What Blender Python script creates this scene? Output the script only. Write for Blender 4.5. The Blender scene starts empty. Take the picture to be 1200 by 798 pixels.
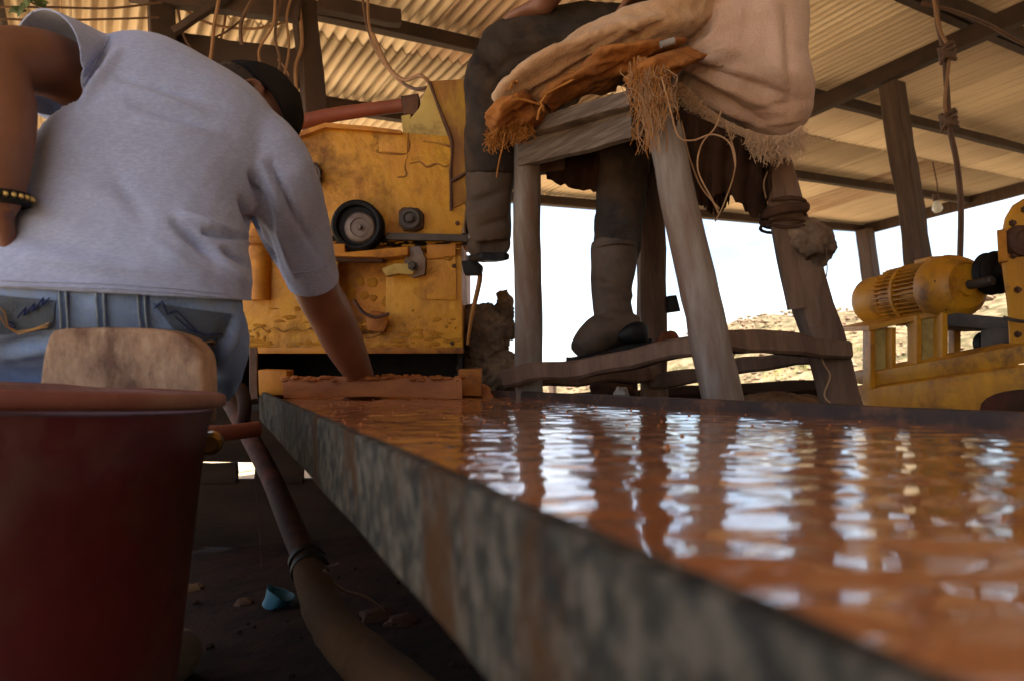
import bpy, bmesh, math, random
from mathutils import Vector, Matrix, noise
from mathutils.bvhtree import BVHTree
random.seed(7)
S = bpy.context.scene
COL = S.collection
# ------------------------------------------------------------------ camera
F = 800.0                       # focal length in photo pixels (1200 wide)
HC = 0.5                        # camera height above the mud floor
ROLL = math.radians(5.4); PITCH = math.radians(4.5)
cam_d = bpy.data.cameras.new('camera'); cam = bpy.data.objects.new('camera', cam_d); COL.objects.link(cam)
cam_d.sensor_width = 36; cam_d.lens = 36*F/1200; cam_d.clip_start = 0.01; cam_d.clip_end = 2000
RM = Matrix.Rotation(math.pi/2+PITCH, 3, 'X') @ Matrix.Rotation(-ROLL, 3, 'Z')
cam.matrix_world = Matrix.Translation((0, 0, HC)) @ RM.to_4x4()
cam_d.dof.use_dof = True; cam_d.dof.focus_distance = 1.75; cam_d.dof.aperture_fstop = 5.0
S.camera = cam
CP = Vector((0, 0, HC))
def C(x, y, z): return CP + RM @ Vector((x, y, -z))          # a point from right/up/forward metres
def P(px, py, z): return C((px-600)/F*z, (399-py)/F*z, z)     # survey point read off the photo at a distance
def ray(px, py): return (RM @ Vector(((px-600)/F, (399-py)/F, -1)))
def G(px, py, h):
    r = ray(px, py); t = (h-HC)/r.z; return CP + r*t
CX = RM @ Vector((1, 0, 0)); CY = RM @ Vector((0, 1, 0)); CZ = RM @ Vector((0, 0, -1))
UP = Vector((0, 0, 1))
# ------------------------------------------------------------------ light
SUN_EL, SUN_AZ = math.radians(62), math.radians(205)          # azimuth clockwise from +Y
w = bpy.data.worlds.new('World'); S.world = w; w.use_nodes = True
nt = w.node_tree; nt.nodes.clear()
out = nt.nodes.new('ShaderNodeOutputWorld'); bg = nt.nodes.new('ShaderNodeBackground'); bg.inputs[1].default_value = 0.07
sky = nt.nodes.new('ShaderNodeTexSky'); sky.sky_type = 'NISHITA'; sky.sun_disc = False
sky.sun_elevation = SUN_EL; sky.sun_rotation = SUN_AZ; sky.dust_density = 2.0; sky.air_density = 1.0
tc = nt.nodes.new('ShaderNodeTexCoord'); mp = nt.nodes.new('ShaderNodeMapping'); mp.inputs['Scale'].default_value = (1, 1, 2.6)
ns = nt.nodes.new('ShaderNodeTexNoise'); ns.inputs['Scale'].default_value = 3.2; ns.inputs['Detail'].default_value = 7; ns.inputs['Roughness'].default_value = .58
cr = nt.nodes.new('ShaderNodeValToRGB'); cr.color_ramp.elements[0].position = .40; cr.color_ramp.elements[1].position = .66
mx = nt.nodes.new('ShaderNodeMix'); mx.data_type = 'RGBA'; mx.inputs['B'].default_value = (5.6, 5.75, 5.95, 1)
mul = nt.nodes.new('ShaderNodeMath'); mul.operation = 'MULTIPLY'; mul.inputs[1].default_value = .85
L = nt.links.new
L(tc.outputs['Generated'], mp.inputs['Vector']); L(mp.outputs[0], ns.inputs['Vector']); L(ns.outputs['Fac'], cr.inputs[0])
L(cr.outputs[0], mul.inputs[0]); L(mul.outputs[0], mx.inputs['Factor']); L(sky.outputs[0], mx.inputs['A']); L(mx.outputs['Result'], bg.inputs[0]); L(bg.outputs[0], out.inputs[0])
sd = bpy.data.lights.new('sun', 'SUN'); sd.energy = 5.0; sd.angle = math.radians(.5); sd.color = (1, .94, .84)
so = bpy.data.objects.new('sun', sd); COL.objects.link(so)
sdir = Vector((math.sin(SUN_AZ)*math.cos(SUN_EL), math.cos(SUN_AZ)*math.cos(SUN_EL), math.sin(SUN_EL)))
so.rotation_euler = sdir.to_track_quat('Z', 'Y').to_euler()
S.view_settings.view_transform = 'Standard'; S.view_settings.look = 'None'; S.view_settings.exposure = 2.35; S.view_settings.gamma = 1
S.cycles.max_bounces = 8; S.cycles.diffuse_bounces = 5

# ------------------------------------------------------------------ materials
def mat(name, c1, c2=None, scale=6, rough=.7, bump=.2, bscale=40, metal=0, dirt=None, dscale=3, dpos=.55, dw=.12,
        stretch=(1, 1, 1), rot=(0, 0, 0), spec=.5, bdist=.004, coat=0, wave=None, sheen=0, rough2=None):
    m = bpy.data.materials.new(name); m.use_nodes = True; t = m.node_tree; N = t.nodes; K = t.links.new
    b = N['Principled BSDF']; b.inputs['Metallic'].default_value = metal; b.inputs['Roughness'].default_value = rough
    b.inputs['Specular IOR Level'].default_value = spec; b.inputs['Coat Weight'].default_value = coat
    if sheen: b.inputs['Sheen Weight'].default_value = sheen
    if rough >= .88: b.inputs['Specular IOR Level'].default_value = .12
    c2 = c2 or tuple(x*.6 for x in c1)
    tc = N.new('ShaderNodeTexCoord'); mp = N.new('ShaderNodeMapping')
    mp.inputs['Scale'].default_value = stretch; mp.inputs['Rotation'].default_value = rot
    K(tc.outputs['Object'], mp.inputs[0])
    n = N.new('ShaderNodeTexNoise'); n.inputs['Scale'].default_value = scale; n.inputs['Detail'].default_value = 8; n.inputs['Roughness'].default_value = .62
    K(mp.outputs[0], n.inputs['Vector'])
    r = N.new('ShaderNodeValToRGB'); r.color_ramp.elements[0].position = .33; r.color_ramp.elements[1].position = .67
    r.color_ramp.elements[0].color = (*c1, 1); r.color_ramp.elements[1].color = (*c2, 1); K(n.outputs['Fac'], r.inputs[0])
    colr = r.outputs[0]
    if wave:                                   # wave = (scale, mix, colour)  fine weave / grain lines
        wv = N.new('ShaderNodeTexNoise'); wv.inputs['Scale'].default_value = wave[0]; wv.inputs['Detail'].default_value = 3
        mw = N.new('ShaderNodeMapping'); mw.inputs['Scale'].default_value = wave[3] if len(wave) > 3 else (1, 1, 1); mw.inputs['Rotation'].default_value = rot
        K(tc.outputs['Object'], mw.inputs[0]); K(mw.outputs[0], wv.inputs['Vector'])
        rr = N.new('ShaderNodeMapRange'); rr.inputs[1].default_value = .42; rr.inputs[2].default_value = .62; rr.inputs[4].default_value = wave[1]; K(wv.outputs['Fac'], rr.inputs[0])
        q = N.new('ShaderNodeMix'); q.data_type = 'RGBA'; K(rr.outputs[0], q.inputs['Factor']); K(colr, q.inputs['A']); q.inputs['B'].default_value = (*wave[2], 1); colr = q.outputs['Result']
    if dirt:
        n2 = N.new('ShaderNodeTexNoise'); n2.inputs['Scale'].default_value = dscale; n2.inputs['Detail'].default_value = 10; n2.inputs['Roughness'].default_value = .7
        K(mp.outputs[0], n2.inputs['Vector'])
        r2 = N.new('ShaderNodeMapRange'); r2.inputs[1].default_value = dpos-dw; r2.inputs[2].default_value = dpos+dw; K(n2.outputs['Fac'], r2.inputs[0])
        q = N.new('ShaderNodeMix'); q.data_type = 'RGBA'; K(r2.outputs[0], q.inputs['Factor']); K(colr, q.inputs['A']); q.inputs['B'].default_value = (*dirt, 1); colr = q.outputs['Result']
        if rough2 is not None:
            r3 = N.new('ShaderNodeMapRange'); K(r2.outputs[0], r3.inputs[0]); r3.inputs[3].default_value = rough; r3.inputs[4].default_value = rough2; K(r3.outputs[0], b.inputs['Roughness'])
    K(colr, b.inputs['Base Color'])
    if bump:
        nb = N.new('ShaderNodeTexNoise'); nb.inputs['Scale'].default_value = bscale; nb.inputs['Detail'].default_value = 6; K(mp.outputs[0], nb.inputs['Vector'])
        bp = N.new('ShaderNodeBump'); bp.inputs['Strength'].default_value = bump; bp.inputs['Distance'].default_value = bdist
        K(nb.outputs['Fac'], bp.inputs['Height']); K(bp.outputs[0], b.inputs['Normal'])
    return m
M = {}
M['yellow'] = mat('worn yellow paint', (.64, .32, .008), (.52, .21, .006), 7, .55, .5, 50, dirt=(.15, .06, .016), dscale=6, dpos=.565, dw=.09, rough2=.9, wave=(9, .45, (.42, .16, .008), (3, 3, .5)), bdist=.007)
M['yellow2'] = mat('muddy yellow paint', (.58, .24, .007), (.44, .15, .008), 7, .6, .4, 50, dirt=(.16, .055, .018), dscale=5, dpos=.56, dw=.1, rough2=.9)
M['yellow3'] = mat('motor yellow paint', (.64, .31, .012), (.5, .21, .01), 9, .5, .35, 60, dirt=(.17, .07, .02), dscale=7, dpos=.6, dw=.09, wave=(10, .4, (.36, .14, .02), (2.5, 2.5, .5)))
M['pale_yellow'] = mat('pale dusty yellow', (.5, .36, .1), (.42, .28, .07), 14, .8, .3, 60, dirt=(.16, .08, .02), dscale=12, dpos=.6)
M['rustpaint'] = mat('rust over yellow', (.30, .13, .015), (.17, .06, .015), 8, .8, .4, 50, dirt=(.42, .24, .02), dscale=7, dpos=.58, dw=.1, stretch=(1.6, 1.6, .5))
M['rust'] = mat('rust', (.11, .045, .02), (.05, .022, .014), 20, .85, .5, 80)
M['steel'] = mat('greasy steel', (.05, .04, .035), (.09, .07, .055), 20, .6, .3, 80, metal=.4)
M['hubsteel'] = mat('worn hub steel', (.22, .17, .14), (.12, .08, .06), 30, .5, .3, 90, metal=.5)
M['black'] = mat('black rubber', (.006, .006, .007), (.016, .013, .011), 15, .6, .3, 60, spec=.2)
M['boot'] = mat('muddy rubber boot', (.045, .033, .024), (.095, .066, .046), 11, .7, .3, 70, dirt=(.08, .048, .03), dscale=9, dpos=.58, dw=.16, rough2=.9, spec=.25)
M['trouser'] = mat('dark work trousers', (.022, .018, .016), (.055, .041, .031), 9, .95, .4, 160, dirt=(.10, .055, .03), dscale=5, dpos=.62, dw=.15)
M['darkblue'] = mat('dark blue cloth', (.012, .016, .035), (.02, .025, .05), 9, .95, .3, 120)
M['skin'] = mat('brown skin', (.155, .066, .038), (.20, .088, .05), 12, .5, .25, 120, bdist=.002, dirt=(.14, .055, .03), dscale=14, dpos=.6)
M['shirt'] = mat('heather grey cotton', (.29, .34, .52), (.25, .295, .45), 5, .95, .5, 420, bdist=.0015, wave=(260, .45, (.38, .44, .62), (.45, .45, 1.6)), sheen=.25, dirt=(.235, .265, .38), dscale=3.5, dpos=.6, dw=.16)
M['jeans'] = mat('faded denim', (.24, .34, .56), (.14, .21, .38), 7, .95, .5, 380, bdist=.0015, wave=(220, .35, (.26, .33, .42), (1, 1, .35)), dirt=(.22, .20, .16), dscale=6, dpos=.66, dw=.12)
M['denimfade'] = mat('dark pocket denim', (.15, .21, .32), (.17, .19, .21), 12, .95, .5, 300)
M['threadblue'] = mat('navy stitching', (.02, .03, .11), None, 20, .9, 0)
M['threadtan'] = mat('ochre stitching', (.42, .24, .09), (.3, .17, .06), 20, .9, 0)
M['threadpale'] = mat('pale seam stitching', (.30, .36, .42), (.2, .26, .32), 40, .9, .4, 200)
M['cap'] = mat('black cap cloth', (.008, .008, .009), (.018, .016, .015), 12, .9, .4, 200)
M['hair'] = mat('black hair', (.012, .009, .008), None, 30, .6, .8, 120, stretch=(1, 1, .2))
M['roof0'] = mat('dusty corrugated iron', (.80, .67, .48), (.70, .56, .38), 3, .62, .15, 30, metal=.15, dirt=(.48, .34, .2), dscale=2.2, dpos=.62, dw=.15, stretch=(.3, 8, 1))  # on all roof sheets, lengthwise dirt streaks also stand in for rib shading
M['roof1'] = mat('tan corrugated iron', (.66, .54, .39), (.56, .44, .30), 3, .62, .15, 30, metal=.15, dirt=(.46, .33, .2), dscale=2.2, dpos=.6, dw=.15, stretch=(.3, 8, 1))
M['roof2'] = mat('rust stained corrugated iron', (.60, .46, .32), (.50, .36, .23), 3, .7, .15, 30, metal=.1, dirt=(.26, .12, .05), dscale=2.5, dpos=.56, dw=.15, stretch=(.3, 8, 1))
M['beam'] = mat('dark roof timber', (.05, .025, .014), (.025, .013, .008), 8, .85, .5, 50, stretch=(1, 1, .5))
M['post'] = mat('weathered post timber', (.095, .055, .034), (.05, .028, .017), 9, .85, .6, 60, stretch=(3, 3, .3))
M['wood_grey'] = mat('grey weathered stool wood', (.25, .215, .18), (.16, .128, .10), 8, .8, .5, 60, stretch=(2.5, 2.5, .4), dirt=(.13, .06, .03), dscale=4, dpos=.58, dw=.12)
M['wood_brown'] = mat('mud stained stool wood', (.125, .068, .04), (.07, .036, .02), 8, .85, .6, 60, stretch=(2.5, 2.5, .4), dirt=(.2, .12, .075), dscale=6, dpos=.58, dw=.14)
M['apron'] = mat('grained grey board', (.115, .08, .058), (.07, .045, .03), 10, .85, .6, 70, stretch=(.5, .5, 4), wave=(30, .5, (.22, .17, .13), (.4, .4, 5)))
M['block'] = mat('pale worn wood block', (.50, .34, .21), (.34, .19, .10), 7, .8, .9, 45, stretch=(1.4, 1.4, .8), dirt=(.14, .065, .035), dscale=8, dpos=.53, dw=.09, wave=(70, .4, (.25, .13, .07), (1, 1, .5)))
M['tub'] = mat('dark red plastic', (.085, .008, .011), (.05, .005, .006), 5, .5, .25, 40, dirt=(.08, .034, .022), dscale=7, dpos=.57, dw=.12, rough2=.85)
M['tubrim'] = mat('dusty tub rim', (.17, .05, .032), (.12, .034, .024), 14, .75, .3, 60, dirt=(.2, .1, .06), dscale=8, dpos=.6)
M['side'] = mat('slurry splashed steel side', (.017, .020, .021), (.040, .036, .028), 22, .85, 1, 60, bdist=.008, stretch=(1, 1, .6), dirt=(.055, .028, .013), dscale=9, dpos=.55, dw=.05, wave=(85, .6, (.13, .115, .09), (1, 1, .7)), spec=.08)
M['rim'] = mat('dark wet timber rim', (.02, .011, .007), (.05, .022, .011), 14, .7, .6, 50, dirt=(.2, .08, .03), dscale=12, dpos=.62)
M['hose'] = mat('muddy canvas hose', (.055, .03, .015), (.11, .06, .025), 18, .9, .6, 60, dirt=(.05, .03, .02), dscale=9, dpos=.55)
M['pipe'] = mat('dirty grey pipe', (.045, .022, .014), (.022, .011, .008), 12, .8, .3, 60, spec=.2, dirt=(.16, .04, .03), dscale=5, dpos=.6)
M['redpipe'] = mat('red brown pipe', (.26, .065, .03), (.18, .045, .022), 10, .6, .3, 50, dirt=(.2, .11, .06), dscale=6, dpos=.6)
M['sack'] = mat('dusty pink sackcloth', (.60, .43, .33), (.50, .34, .25), 4, .95, .8, 260, wave=(180, .3, (.6, .43, .34), (1, 1, .25)), dirt=(.38, .19, .10), dscale=3, dpos=.62, dw=.14, sheen=.2)
M['sack2'] = mat('ochre sackcloth', (.62, .44, .28), (.48, .31, .18), 6, .95, .6, 200, dirt=(.36, .19, .08), dscale=5, dpos=.56, dw=.14, sheen=.2)
M['sack3'] = mat('orange mud soaked sack', (.40, .16, .04), (.2, .08, .03), 10, .95, .6, 150)
M['sackold'] = mat('old woven sack heap', (.27, .18, .11), (.13, .08, .048), 14, .9, .8, 60, dirt=(.06, .04, .03), dscale=9, dpos=.55)
M['string'] = mat('raffia string', (.42, .27, .15), (.32, .17, .08), 30, .9, .2, 100)
M['stringo'] = mat('orange stained string', (.42, .18, .04), (.3, .12, .03), 30, .9, .2, 100)
M['rag'] = mat('dark rag', (.05, .025, .016), (.09, .045, .026), 12, .95, .6, 80)
M['cable'] = mat('brown cable', (.12, .06, .03), (.07, .035, .02), 20, .7, .2, 80)
M['cablepale'] = mat('dusty tan cable', (.28, .15, .07), (.2, .1, .04), 20, .7, .2, 80)
M['blue'] = mat('blue plastic', (.01, .09, .13), (.01, .06, .09), 20, .6, .2, 60)
M['leaf'] = mat('green leaf', (.06, .10, .02), (.035, .06, .015), 20, .6, .2, 60)
M['bulb'] = mat('glass bulb', (.85, .85, .75), (.8, .8, .7), 20, .15, 0)
M['glove'] = mat('red brown cloth', (.22, .07, .03), None, 20, .9, .3, 80)
M['white'] = mat('white scrap', (.7, .68, .64), None, 20, .8, .1, 60)
M['gold'] = mat('brass band', (.5, .33, .1), None, 20, .35, 0, metal=.8)
M['mudstone'] = mat('muddy stone', (.06, .03, .017), (.035, .018, .01), 20, .9, .8, 40)
M['bone'] = mat('grey plastic peg', (.3, .28, .26), None, 20, .7, .2, 60)
M['mudcake'] = mat('dried orange mud', (.46, .22, .025), (.34, .14, .02), 18, .9, .8, 60)
M['mudwet'] = mat('wet red mud', (.42, .15, .03), (.27, .08, .018), 18, .6, .8, 60, stretch=(.5, 1, 1))
M['mudwall'] = mat('dark muddy board', (.014, .008, .005), (.028, .015, .009), 6, .9, .6, 40, stretch=(.6, .6, 2))
M['rock'] = mat('pale rubble', (.30, .22, .14), (.2, .14, .085), 3, .95, .8, 14, dirt=(.10, .06, .04), dscale=3, dpos=.5)
M['drygrass'] = mat('dry grass', (.25, .24, .08), (.16, .18, .05), 3, .9, .2, 60)

# ------------------------------------------------------------------ mesh helpers
def nz(v, s=1.0, o=0.0): return noise.noise(Vector((v[0]*s+o, v[1]*s+o*1.7, v[2]*s-o)))
def crom(pts, n):
    """smooth path through points (tuples of any length)"""
    out = []; k = len(pts)
    for i in range(k-1):
        p0, p1, p2, p3 = pts[max(i-1, 0)], pts[i], pts[i+1], pts[min(i+2, k-1)]
        for j in range(n):
            t = j/n
            out.append(tuple(.5*((2*b)+(c-a)*t+(2*a-5*b+4*c-d)*t*t+(-a+3*b-3*c+d)*t**3) for a, b, c, d in zip(p0, p1, p2, p3)))
    out.append(tuple(pts[-1])); return out
class MB:
    def __init__(s): s.v = []; s.f = []
    def loft(s, rings, cap=True, closed=False):
        b = len(s.v); n = len(rings[0])
        for r in rings: s.v += [Vector(p) for p in r]
        m = len(rings)
        for i in range(m if closed else m-1):
            i2 = (i+1) % m
            for j in range(n):
                s.f.append((b+i*n+j, b+i*n+(j+1) % n, b+i2*n+(j+1) % n, b+i2*n+j))
        if cap and not closed:
            s.f.append(tuple(b+j for j in reversed(range(n)))); s.f.append(tuple(b+(m-1)*n+j for j in range(n)))
        return s
    def tube(s, pts, rad, n=10, smooth=0, flat=1.0, up=None, cap=True, jit=0):
        pts = [tuple(p) for p in pts]
        if not isinstance(rad, (list, tuple)): rad = [rad]*len(pts)
        if smooth:
            q = crom([p+(r,) for p, r in zip(pts, rad)], smooth); pts = [a[:3] for a in q]; rad = [a[3] for a in q]
        V = [Vector(p) for p in pts]; rings = []; prev = None
        for i, p in enumerate(V):
            t = (V[min(i+1, len(V)-1)]-V[max(i-1, 0)])
            if t.length < 1e-9: t = Vector((0, 0, 1))
            t.normalize()
            if prev is None:
                ref = up if up is not None else (Vector((0, 0, 1)) if abs(t.z) < .9 else Vector((1, 0, 0)))
                a = (ref - t*ref.dot(t)).normalized()
            else: a = (prev - t*prev.dot(t)).normalized()
            prev = a; c = t.cross(a)
            r = rad[i]
            ring = []
            for j in range(n):
                th = 2*math.pi*j/n
                q = p + a*math.cos(th)*r*flat + c*math.sin(th)*r
                if jit: q += (q-p)*jit*nz(q, 30)
                ring.append(q)
            rings.append(ring)
        return s.loft(rings, cap)
    def box(s, c, ax, hx, hy, hz):
        X, Y, Z = ax; b = len(s.v)
        for i in (-1, 1):
            for j in (-1, 1):
                for k in (-1, 1): s.v.append(c+X*hx*i+Y*hy*j+Z*hz*k)
        for f in ((0, 1, 3, 2), (4, 6, 7, 5), (0, 4, 5, 1), (2, 3, 7, 6), (0, 2, 6, 4), (1, 5, 7, 3)): s.f.append(tuple(b+i for i in f))
        return s
    def beam(s, a, b, w, h, up=UP, n=6, rough=.0015, r=.15, taper=1):
        """timber with rounded rectangular section, w across, h along up"""
        a = Vector(a); b = Vector(b); t = (b-a).normalized(); u = (up-t*up.dot(t)).normalized(); c = t.cross(u)
        q = r; prof = [(-1+q, -1), (0, -1.0), (1-q, -1), (1, -1+q), (1, 0), (1, 1-q), (1-q, 1), (0, 1), (-1+q, 1), (-1, 1-q), (-1, 0), (-1, -1+q)]
        rings = []; o = random.random()*50
        for i in range(n+1):
            f = i/n; p = a.lerp(b, f); k = 1+(taper-1)*f; ring = []
            for x, y in prof:
                d = p+c*x*w/2*k+u*y*h/2*k
                d += Vector((nz(d, 9, o), nz(d, 9, o+9), nz(d, 9, o+20)))*rough*2 + Vector((nz(p, 3, o), nz(p, 3, o+5), 0))*rough*2
                ring.append(d)
            rings.append(ring)
        return s.loft(rings)
    def lathe(s, o, ax, prof, n=32, cap=True):
        """prof: (radius, distance along ax)"""
        ax = ax.normalized(); ref = UP if abs(ax.z) < .9 else Vector((1, 0, 0)); a = (ref-ax*ref.dot(ax)).normalized(); c = ax.cross(a)
        return s.loft([[o+ax*d+(a*math.cos(2*math.pi*j/n)+c*math.sin(2*math.pi*j/n))*r for j in range(n)] for r, d in prof], cap)
    def prism(s, px, z0, depth, dirv=None):
        """photo outline at distance z0, extruded straight back"""
        b = len(s.v); n = len(px)
        for x, y in px: s.v.append(P(x, y, z0))
        for x, y in px: s.v.append(P(x, y, z0)+(dirv or CZ)*depth)
        s.f.append(tuple(range(b, b+n))); s.f.append(tuple(b+n+j for j in reversed(range(n))))
        for j in range(n): s.f.append((b+j, b+n+j, b+n+(j+1) % n, b+(j+1) % n))
        return s
    def bm(s):
        m = bmesh.new(); vs = [m.verts.new(v) for v in s.v]
        for f in s.f:
            try: m.faces.new([vs[i] for i in f])
            except ValueError: pass
        bmesh.ops.recalc_face_normals(m, faces=m.faces); return m
def finish(name, me, material, parent=None, smooth=35, kind=None, label=None):
    o = bpy.data.objects.new(name, me); COL.objects.link(o)
    if material is not None and not me.materials: me.materials.append(M[material])
    if smooth:
        me.shade_smooth()
        if smooth < 180: me.set_sharp_from_angle(angle=math.radians(smooth))
    if parent:
        o.parent = parent; o.matrix_parent_inverse = parent.matrix_basis.inverted()
        p = parent.parent
        if p: o.matrix_parent_inverse = Matrix.Identity(4)
    if kind: o['kind'] = kind
    if label: o['label'] = label
    return o
def part(name, mb, material, parent=None, bevel=0, smooth=35, kind=None, label=None, segs=2):
    b = mb.bm() if isinstance(mb, MB) else mb
    if bevel:
        es = [e for e in b.edges if len(e.link_faces) == 2 and e.calc_face_angle(0) > .5]
        bmesh.ops.bevel(b, geom=es, offset=bevel, segments=segs, affect='EDGES', profile=.6, clamp_overlap=True)
    me = bpy.data.meshes.new(name); b.to_mesh(me); b.free()
    return finish(name, me, material, parent, smooth, kind, label)
def thing(name, label, cat, loc, group=None):
    o = bpy.data.objects.new(name, None); COL.objects.link(o); o.location = loc; o.empty_display_size = .1
    o['label'] = label; o['category'] = cat
    if group: o['group'] = group
    return o
def tag(o, label, cat, group=None, kind=None):
    o['label'] = label; o['category'] = cat
    if group: o['group'] = group
    if kind: o['kind'] = kind
    return o
def remesh(mb, voxel, smooth_it=4, fac=.5):
    """weld overlapping limbs into one continuous skin; returns bmesh"""
    b = mb.bm(); me = bpy.data.meshes.new('tmp'); b.to_mesh(me); b.free()
    o = bpy.data.objects.new('tmp', me); COL.objects.link(o)
    r = o.modifiers.new('r', 'REMESH'); r.mode = 'VOXEL'; r.voxel_size = voxel
    if smooth_it:
        k = o.modifiers.new('s', 'SMOOTH'); k.iterations = smooth_it; k.factor = fac
    dg = bpy.context.evaluated_depsgraph_get(); ev = o.evaluated_get(dg); m2 = ev.to_mesh()
    b = bmesh.new(); b.from_mesh(m2); ev.to_mesh_clear()
    bpy.data.objects.remove(o); bpy.data.meshes.remove(me); return b
def cut(b, co, no, radius, axis=None, arad=.1):
    """open a sleeve or hem: remove what lies beyond a plane within a radius"""
    if axis is not None:
        ax = axis.normalized(); vs = set(v for v in b.verts if (v.co-co).length < radius and ((v.co-co)-ax*(v.co-co).dot(ax)).length < arad)
    else: vs = set(v for v in b.verts if (v.co-co).length < radius)
    es = [e for e in b.edges if e.verts[0] in vs and e.verts[1] in vs]; fs = [f for f in b.faces if all(v in vs for v in f.verts)]
    bmesh.ops.bisect_plane(b, geom=list(vs)+es+fs, plane_co=co, plane_no=no, clear_outer=True)
def seg_d(p, a, b):
    ab = b-a; t = max(0, min(1, (p-a).dot(ab)/ab.length_squared)); return (p-(a+ab*t)).length, t
RI = RM.transposed()
def W2(*q): return [(Vector(q[i]), Vector(q[i+1]), q[i+2], q[i+3]) for i in range(0, len(q), 4)]
def folds(b, amp, scale, stretch=None, creases=(), seed=0, ridge=.5):
    b.normal_update()
    mv = []
    for v in b.verts:
        q = v.co.copy()
        if stretch: q = q - stretch[0]*q.dot(stretch[0])*(1-stretch[1])
        n1 = nz(q, scale, seed); n2 = nz(q, scale*2.3, seed+11)
        d = amp*((1-ridge)*n1+ridge*(.5-abs(n1)*2)*.8+.35*n2)
        if creases:
            e = RI @ (v.co-CP); pp = Vector((e.x/-e.z*F+600, 399-e.y/-e.z*F)); facing = v.normal.dot(v.co-CP) < 0
            for a, c, wd, am in creases:
                if not facing: break
                dd, t = seg_d(pp, a, c)
                if dd < wd*3: d += am*math.exp(-(dd/wd)**2)*math.sin(math.pi*min(1, max(0, .12+t*.8)))
        mv.append(d)
    for v, d in zip(b.verts, mv): v.co += v.normal*d
def solid(b, th):
    bmesh.ops.solidify(b, geom=b.faces[:], thickness=th)

# ------------------------------------------------------------------ roof frame directions
u1 = ray(94, 510); U = Vector((u1.x, u1.y, 0)).normalized(); V = Vector((-U.y, U.x, 0)); V = -V if V.x < 0 else V
H = 2.6
def rf(px, py, h=H):
    g = G(px, py, h); return g.dot(U), g.dot(V)
def UVp(u, v, z): return U*u+V*v+UP*z
ue, ve = rf(1010, 265)
ulo, vlo = -3.2, rf(0, 0)[1]-1.2
# ------------------------------------------------------------------ ground and hill (setting)
def ground_h(x, y):
    d = math.hypot(x, y)
    h = 0
    # rubble rise beyond the shed, to the right of the view
    a = math.degrees(math.atan2(x, y))
    k = max(0, min(1, (d-13)/8)); k = k*k*(3-2*k)
    side = max(0, min(1, (a+5)/28)); side2 = max(0, min(1, (a+40)/40))
    h += k*(.2+1.55*side+ .25*side2)
    h += k*.4*noise.noise(Vector((x*.25, y*.25, 1)))+k*.3*noise.noise(Vector((x*.9, y*.9, 4)))
    h += min(1, d/6)*.03*noise.noise(Vector((x*.8, y*.8, 3)))
    return h-.0
mb = MB(); rr = [0.0]+[.25*1.075**i for i in range(118)]; NA = 120
rr = [r for r in rr if r < 1100]
b = bmesh.new(); rings = []
for r in rr[1:]:
    rings.append([b.verts.new((r*math.sin(2*math.pi*j/NA), r*math.cos(2*math.pi*j/NA), ground_h(r*math.sin(2*math.pi*j/NA), r*math.cos(2*math.pi*j/NA)))) for j in range(NA)])
c0 = b.verts.new((0, 0, 0))
for j in range(NA): b.faces.new((c0, rings[0][j], rings[0][(j+1) % NA]))
for i in range(len(rings)-1):
    for j in range(NA): b.faces.new((rings[i][j], rings[i+1][j], rings[i+1][(j+1) % NA], rings[i][(j+1) % NA]))
bmesh.ops.recalc_face_normals(b, faces=b.faces)
gm = bpy.data.materials.new('mine ground'); gm.use_nodes = True; t = gm.node_tree; N = t.nodes; K = t.links.new
bs = N['Principled BSDF']; bs.inputs['Roughness'].default_value = .95; bs.inputs['Specular IOR Level'].default_value = .1
tc = N.new('ShaderNodeTexCoord')
def ramp(fac, p0, p1, a, c):
    r = N.new('ShaderNodeValToRGB'); r.color_ramp.elements[0].position = p0; r.color_ramp.elements[1].position = p1
    r.color_ramp.elements[0].color = (*a, 1); r.color_ramp.elements[1].color = (*c, 1); K(fac, r.inputs[0]); return r.outputs[0]
def noi(s, d=8):
    n = N.new('ShaderNodeTexNoise'); n.inputs['Scale'].default_value = s; n.inputs['Detail'].default_value = d; n.inputs['Roughness'].default_value = .65; K(tc.outputs['Object'], n.inputs['Vector']); return n.outputs['Fac']
dry = ramp(noi(1.2), .35, .65, (.50, .36, .22), (.40, .28, .17))
gr = ramp(noi(.5), .54, .62, (0, 0, 0), (1, 1, 1))
mg = N.new('ShaderNodeMix'); mg.data_type = 'RGBA'; K(gr, mg.inputs['Factor']); K(dry, mg.inputs['A']); mg.inputs['B'].default_value = (.27, .27, .11, 1)
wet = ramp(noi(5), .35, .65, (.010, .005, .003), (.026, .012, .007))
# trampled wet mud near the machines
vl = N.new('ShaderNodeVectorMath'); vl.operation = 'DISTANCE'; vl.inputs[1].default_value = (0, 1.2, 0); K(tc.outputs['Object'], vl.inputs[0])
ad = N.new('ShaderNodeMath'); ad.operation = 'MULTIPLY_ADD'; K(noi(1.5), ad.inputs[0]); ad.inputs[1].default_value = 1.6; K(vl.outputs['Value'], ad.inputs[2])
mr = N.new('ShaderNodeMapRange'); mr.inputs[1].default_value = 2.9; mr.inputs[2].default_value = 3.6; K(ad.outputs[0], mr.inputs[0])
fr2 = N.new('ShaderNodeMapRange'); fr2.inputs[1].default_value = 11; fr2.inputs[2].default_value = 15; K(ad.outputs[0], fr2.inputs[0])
mf = N.new('ShaderNodeMix'); mf.data_type = 'RGBA'; K(fr2.outputs[0], mf.inputs['Factor']); K(mg.outputs['Result'], mf.inputs['A']); K(ramp(noi(3.5, 14), .42, .58, (.17, .12, .07), (.06, .05, .025)), mf.inputs['B'])
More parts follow.
